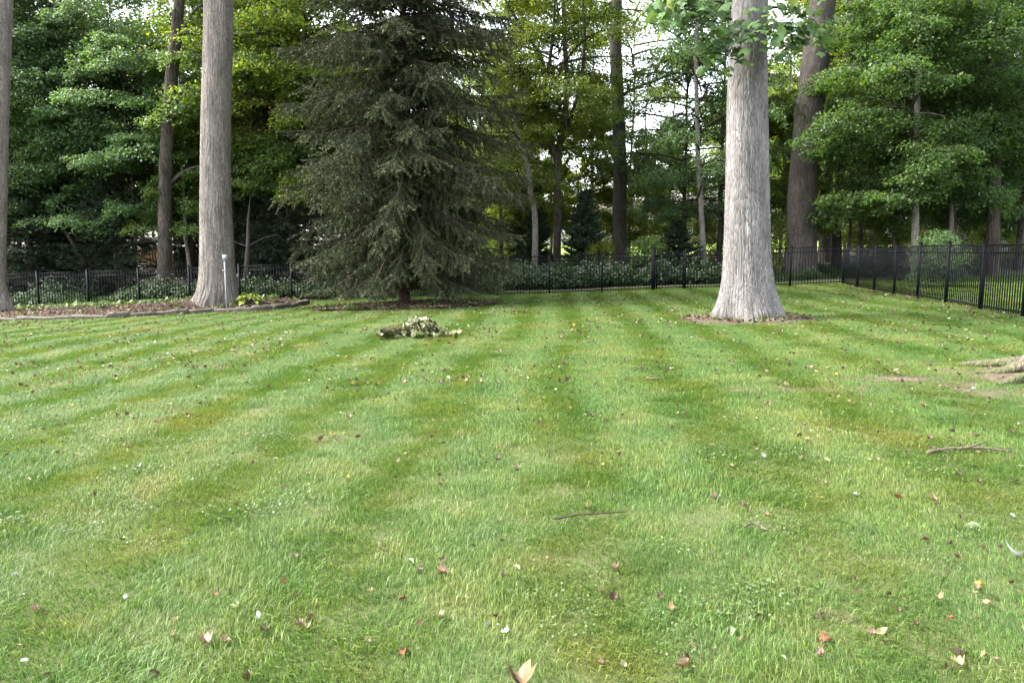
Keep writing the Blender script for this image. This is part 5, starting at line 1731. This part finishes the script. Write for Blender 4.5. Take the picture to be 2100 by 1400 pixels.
# the large curled leaf at the bottom of the picture: two-tone
V, T = leaf_geo(TULIP, 1.0, .35, 900, .06)
m_tan = leaf_mat('fallen_two_tone_tan', [(0, (.09, .055, .03)), (1, (.22, .145, .075))], trans=.1, vary=.2, world_scale=40)
m_br = leaf_mat('fallen_two_tone_brown', [(0, (.025, .011, .008)), (1, (.08, .035, .024))], trans=.1, vary=.2, world_scale=40)
Vt = V[T].mean(1)
me = mesh_np('fallen_leaf', V, T, [m_tan, m_br], np.random.default_rng(4).uniform(.2, .9, len(V)), smooth=True, mi=(Vt[:, 0] < -.02).astype(int))
o = obj('fallen_leaf', me); o.location = on_ground(1064, 1402, .045); o.rotation_euler = (-.2, .15, .3); o.scale = (.105,) * 3
tag(o, 'large curled leaf half dark brown half tan at the bottom picture edge', 'leaf')
SPEC = [
    (1038, 1295, .06, 'white', 'white leaf lying flat, largest of a little trio near bottom centre'), (1001, 1281, .045, 'white', 'oval whitish leaf left of the white trio\'s largest'), (1022, 1279, .03, 'white', 'tiny white leaf between two larger white leaves'),
    (910, 1172, .085, 'pink', 'broad pinkish brown leaf right of a crumpled grey one'), (840, 1150, .10, 'green', 'tall crumpled grey green leaf standing in the grass'), (1031, 1181, .055, 'pink', 'ruffled pinkish leaf right of the broad pinkish brown one'),
    (1692, 1308, .09, 'rust', 'shrivelled rusty leaf below a small bare soil hole'), (1803, 1298, .085, 'straw', 'smooth pale yellow leaf right of the shrivelled rusty leaf'), (1993, 1082, .15, 'green', 'big pale lobed leaf at the right among brown leaves'),
    (2085, 1138, .13, 'white', 'long whitish curled leaf at the right picture edge'), (2010, 1198, .065, 'yellow', 'orange yellow leaf standing out in right foreground grass'), (527, 1261, .055, 'white', 'white leaf left of centre near the bottom'), (260, 1222, .045, 'white', 'small white leaf in lower left grass'),
    (282, 957, .07, 'white', 'bright white leaf alone on the left lawn'), (31, 1176, .05, 'white', 'white leaf near the left picture edge'), (51, 1352, .05, 'white', 'white leaf beside a dark hole in lower left corner'),
    (185, 1012, .08, 'green', 'pale pointed leaf on the left lawn'), (509, 887, .08, 'rust', 'reddish brown cupped leaf on the left lawn'), (348, 829, .08, 'tan', 'flat tan leaf upper left lawn edge lit'), (1021, 943, .08, 'brown', 'brown leaf beside a straw coloured patch'),
    (1167, 838, .085, 'rust', 'red cupped leaf in mid lawn centre'), (1137, 830, .05, 'pink', 'small red leaf left of the red cupped one'), (1640, 893, .09, 'brown', 'folded brown leaf right of centre on the mid lawn'), (1701, 878, .06, 'rust', 'upright rust leaf above the folded brown one'),
    (1563, 935, .07, 'white', 'pale grey leaf with dark stalk in mid lawn'), (1678, 1022, .06, 'yellow', 'clear yellow leaf in the right lawn'), (1466, 1022, .09, 'pink', 'long pinkish leaf standing in grass right of centre'), (1757, 1015, .07, 'white', 'silvery leaf right of the clear yellow leaf'),
    (1232, 1212, .06, 'straw', 'oval straw leaf near dark shrivelled leaf'), (1255, 1227, .08, 'brown', 'dark shrivelled leaf right of oval straw leaf'), (1408, 1365, .10, 'tan', 'tall cream leaf standing at the bottom edge'), (1275, 1365, .09, 'straw', 'long cream leaf near bottom edge grass'),
    (902, 1267, .07, 'straw', 'flat long yellow leaf near bottom centre'), (420, 1318, .09, 'pink', 'torn brownish leaf in lower left grass'), (458, 1311, .08, 'tan', 'pale curled leaf right of the torn brownish one'), (445, 1215, .05, 'rust', 'orange leaf in lower left grass'),
    (606, 1140, .07, 'pink', 'pink brown upright leaf in left foreground'), (582, 1193, .06, 'rust', 'red brown leaf below the pink brown upright leaf'), (713, 977, .05, 'yellow', 'yellow orange leaf left of centre'), (2078, 985, .09, 'brown', 'curled brown leaf at the right edge below the forked stick'),
    (1843, 1020, .09, 'rust', 'rust coloured leaf in the right leaf cluster'), (1912, 1025, .10, 'tan', 'folded pale tan leaf in the right leaf cluster'), (1505, 1290, .08, 'green', 'pale lobed leaf low in the grass near bottom'),
]
for a_ in SPEC:
    fallen(*a_[:4], label=a_[4])
kinds = list(LC)
pw = [.46, .22, .10, .13, .02, .01, .015, .045]
n_ind = 0
while n_ind < 255:
    px = r.uniform(5, 2095); py = 695 + 695 * r.uniform(0, 1) ** 1.35
    dens = .12 + 1.1 * max(0, float(vn2(np.array([px]), np.array([py * 1.6]), .009, 71)[0]) - .25) + (.35 if px > 1400 else 0) + (.2 if py < 800 else 0)
    if r.uniform() > dens:
        continue
    d = np.linalg.norm(on_ground(px, py) - CAM)
    fallen(px, py, r.uniform(.020, .042) * (1.35 if d > 6 else 1), r.choice(kinds, p=pw))
    n_ind += 1


def litter():
    """the many far leaves past the individuals, one mass"""
    rr = np.random.default_rng(95)
    protos = []
    for cn in ('brown', 'tan', 'straw', 'pink', 'white', 'green', 'yellow'):
        protos += FL[cn][:2]
    P = []; R = []; Sc = []; I = []
    def put(x, y, z, s):
        P.append((x, y, z)); R.append((rr.normal(0, .35), rr.normal(0, .35), rr.uniform(0, 6.28))); Sc.append((s,) * 3)
        k = rr.choice(7, p=[.52, .20, .09, .13, .008, .045, .007]); I.append(2 * k + rr.integers(0, 2))
    n = 0
    while n < 6800:
        y = 26 * math.sqrt(rr.uniform(.03, 1)); x = rr.uniform(-1, 1) * (.74 * y + 1)
        q = float(vn2(np.array([x]), np.array([y]), .7, 96)[0]) * .6 + .4 * float(vn2(np.array([x]), np.array([y]), 2.4, 97)[0])
        dn = .14 + 1.3 * max(0, q - .38) * 2 + (.15 if x > 2 else 0)
        if rr.uniform() > dn:
            continue
        n += 1
        if inside(BED, np.array([x]), np.array([y]))[0]:
            put(x, y, bed_z(x, y) + .03, rr.uniform(.05, .10))
        elif y < 8:
            put(x, y, g1(x, y) + .028, rr.uniform(.018, .038))
        else:
            put(x, y, g1(x, y) + .035, rr.uniform(.028, .062))
    for k in range(900):            # along the bed, the rings and the fence foot
        u = rr.uniform()
        if u < .45:
            s = rr.uniform(0, 1); i = min(int(s * 11), 10)
            c = bf[i] + (bf[i + 1] - bf[i]) * (s * 11 - i)
            x, y = c[0] + rr.normal(0, .2), c[1] + rr.normal(-.05, .35) + .4
            z = bed_z(x, y) + .03 if inside(BED, np.array([x]), np.array([y]))[0] else g1(x, y) + .03
        elif u < .65:
            a = rr.uniform(0, 6.28); q = math.sqrt(rr.uniform(.2, 1.1)); x, y = TR[0] - .1 + 1.25 * q * math.cos(a), TR[1] - .12 + .8 * q * math.sin(a); z = g1(x, y) + .07
        elif u < .8:
            a = rr.uniform(0, 6.28); q = math.sqrt(rr.uniform(.1, 1.1)); x, y = SPR[0] + 2.8 * q * math.cos(a), SPR[1] - .6 + 1.9 * q * math.sin(a); z = g1(x, y) + .085
        else:
            s = rr.uniform(0, 18); x, y = CORNER[0] - .172 * s - abs(rr.normal(0, .3)), CORNER[1] - .985 * s; z = g1(x, y) + .03
        put(x, y, z, rr.uniform(.04, .09))
    scatter('leaf_litter', protos, P, R, Sc, I)


litter()
tri = sum(len(me.polygons) for me in bpy.data.meshes if me.users)
print('mesh polygons', tri, 'objects', len(bpy.data.objects))
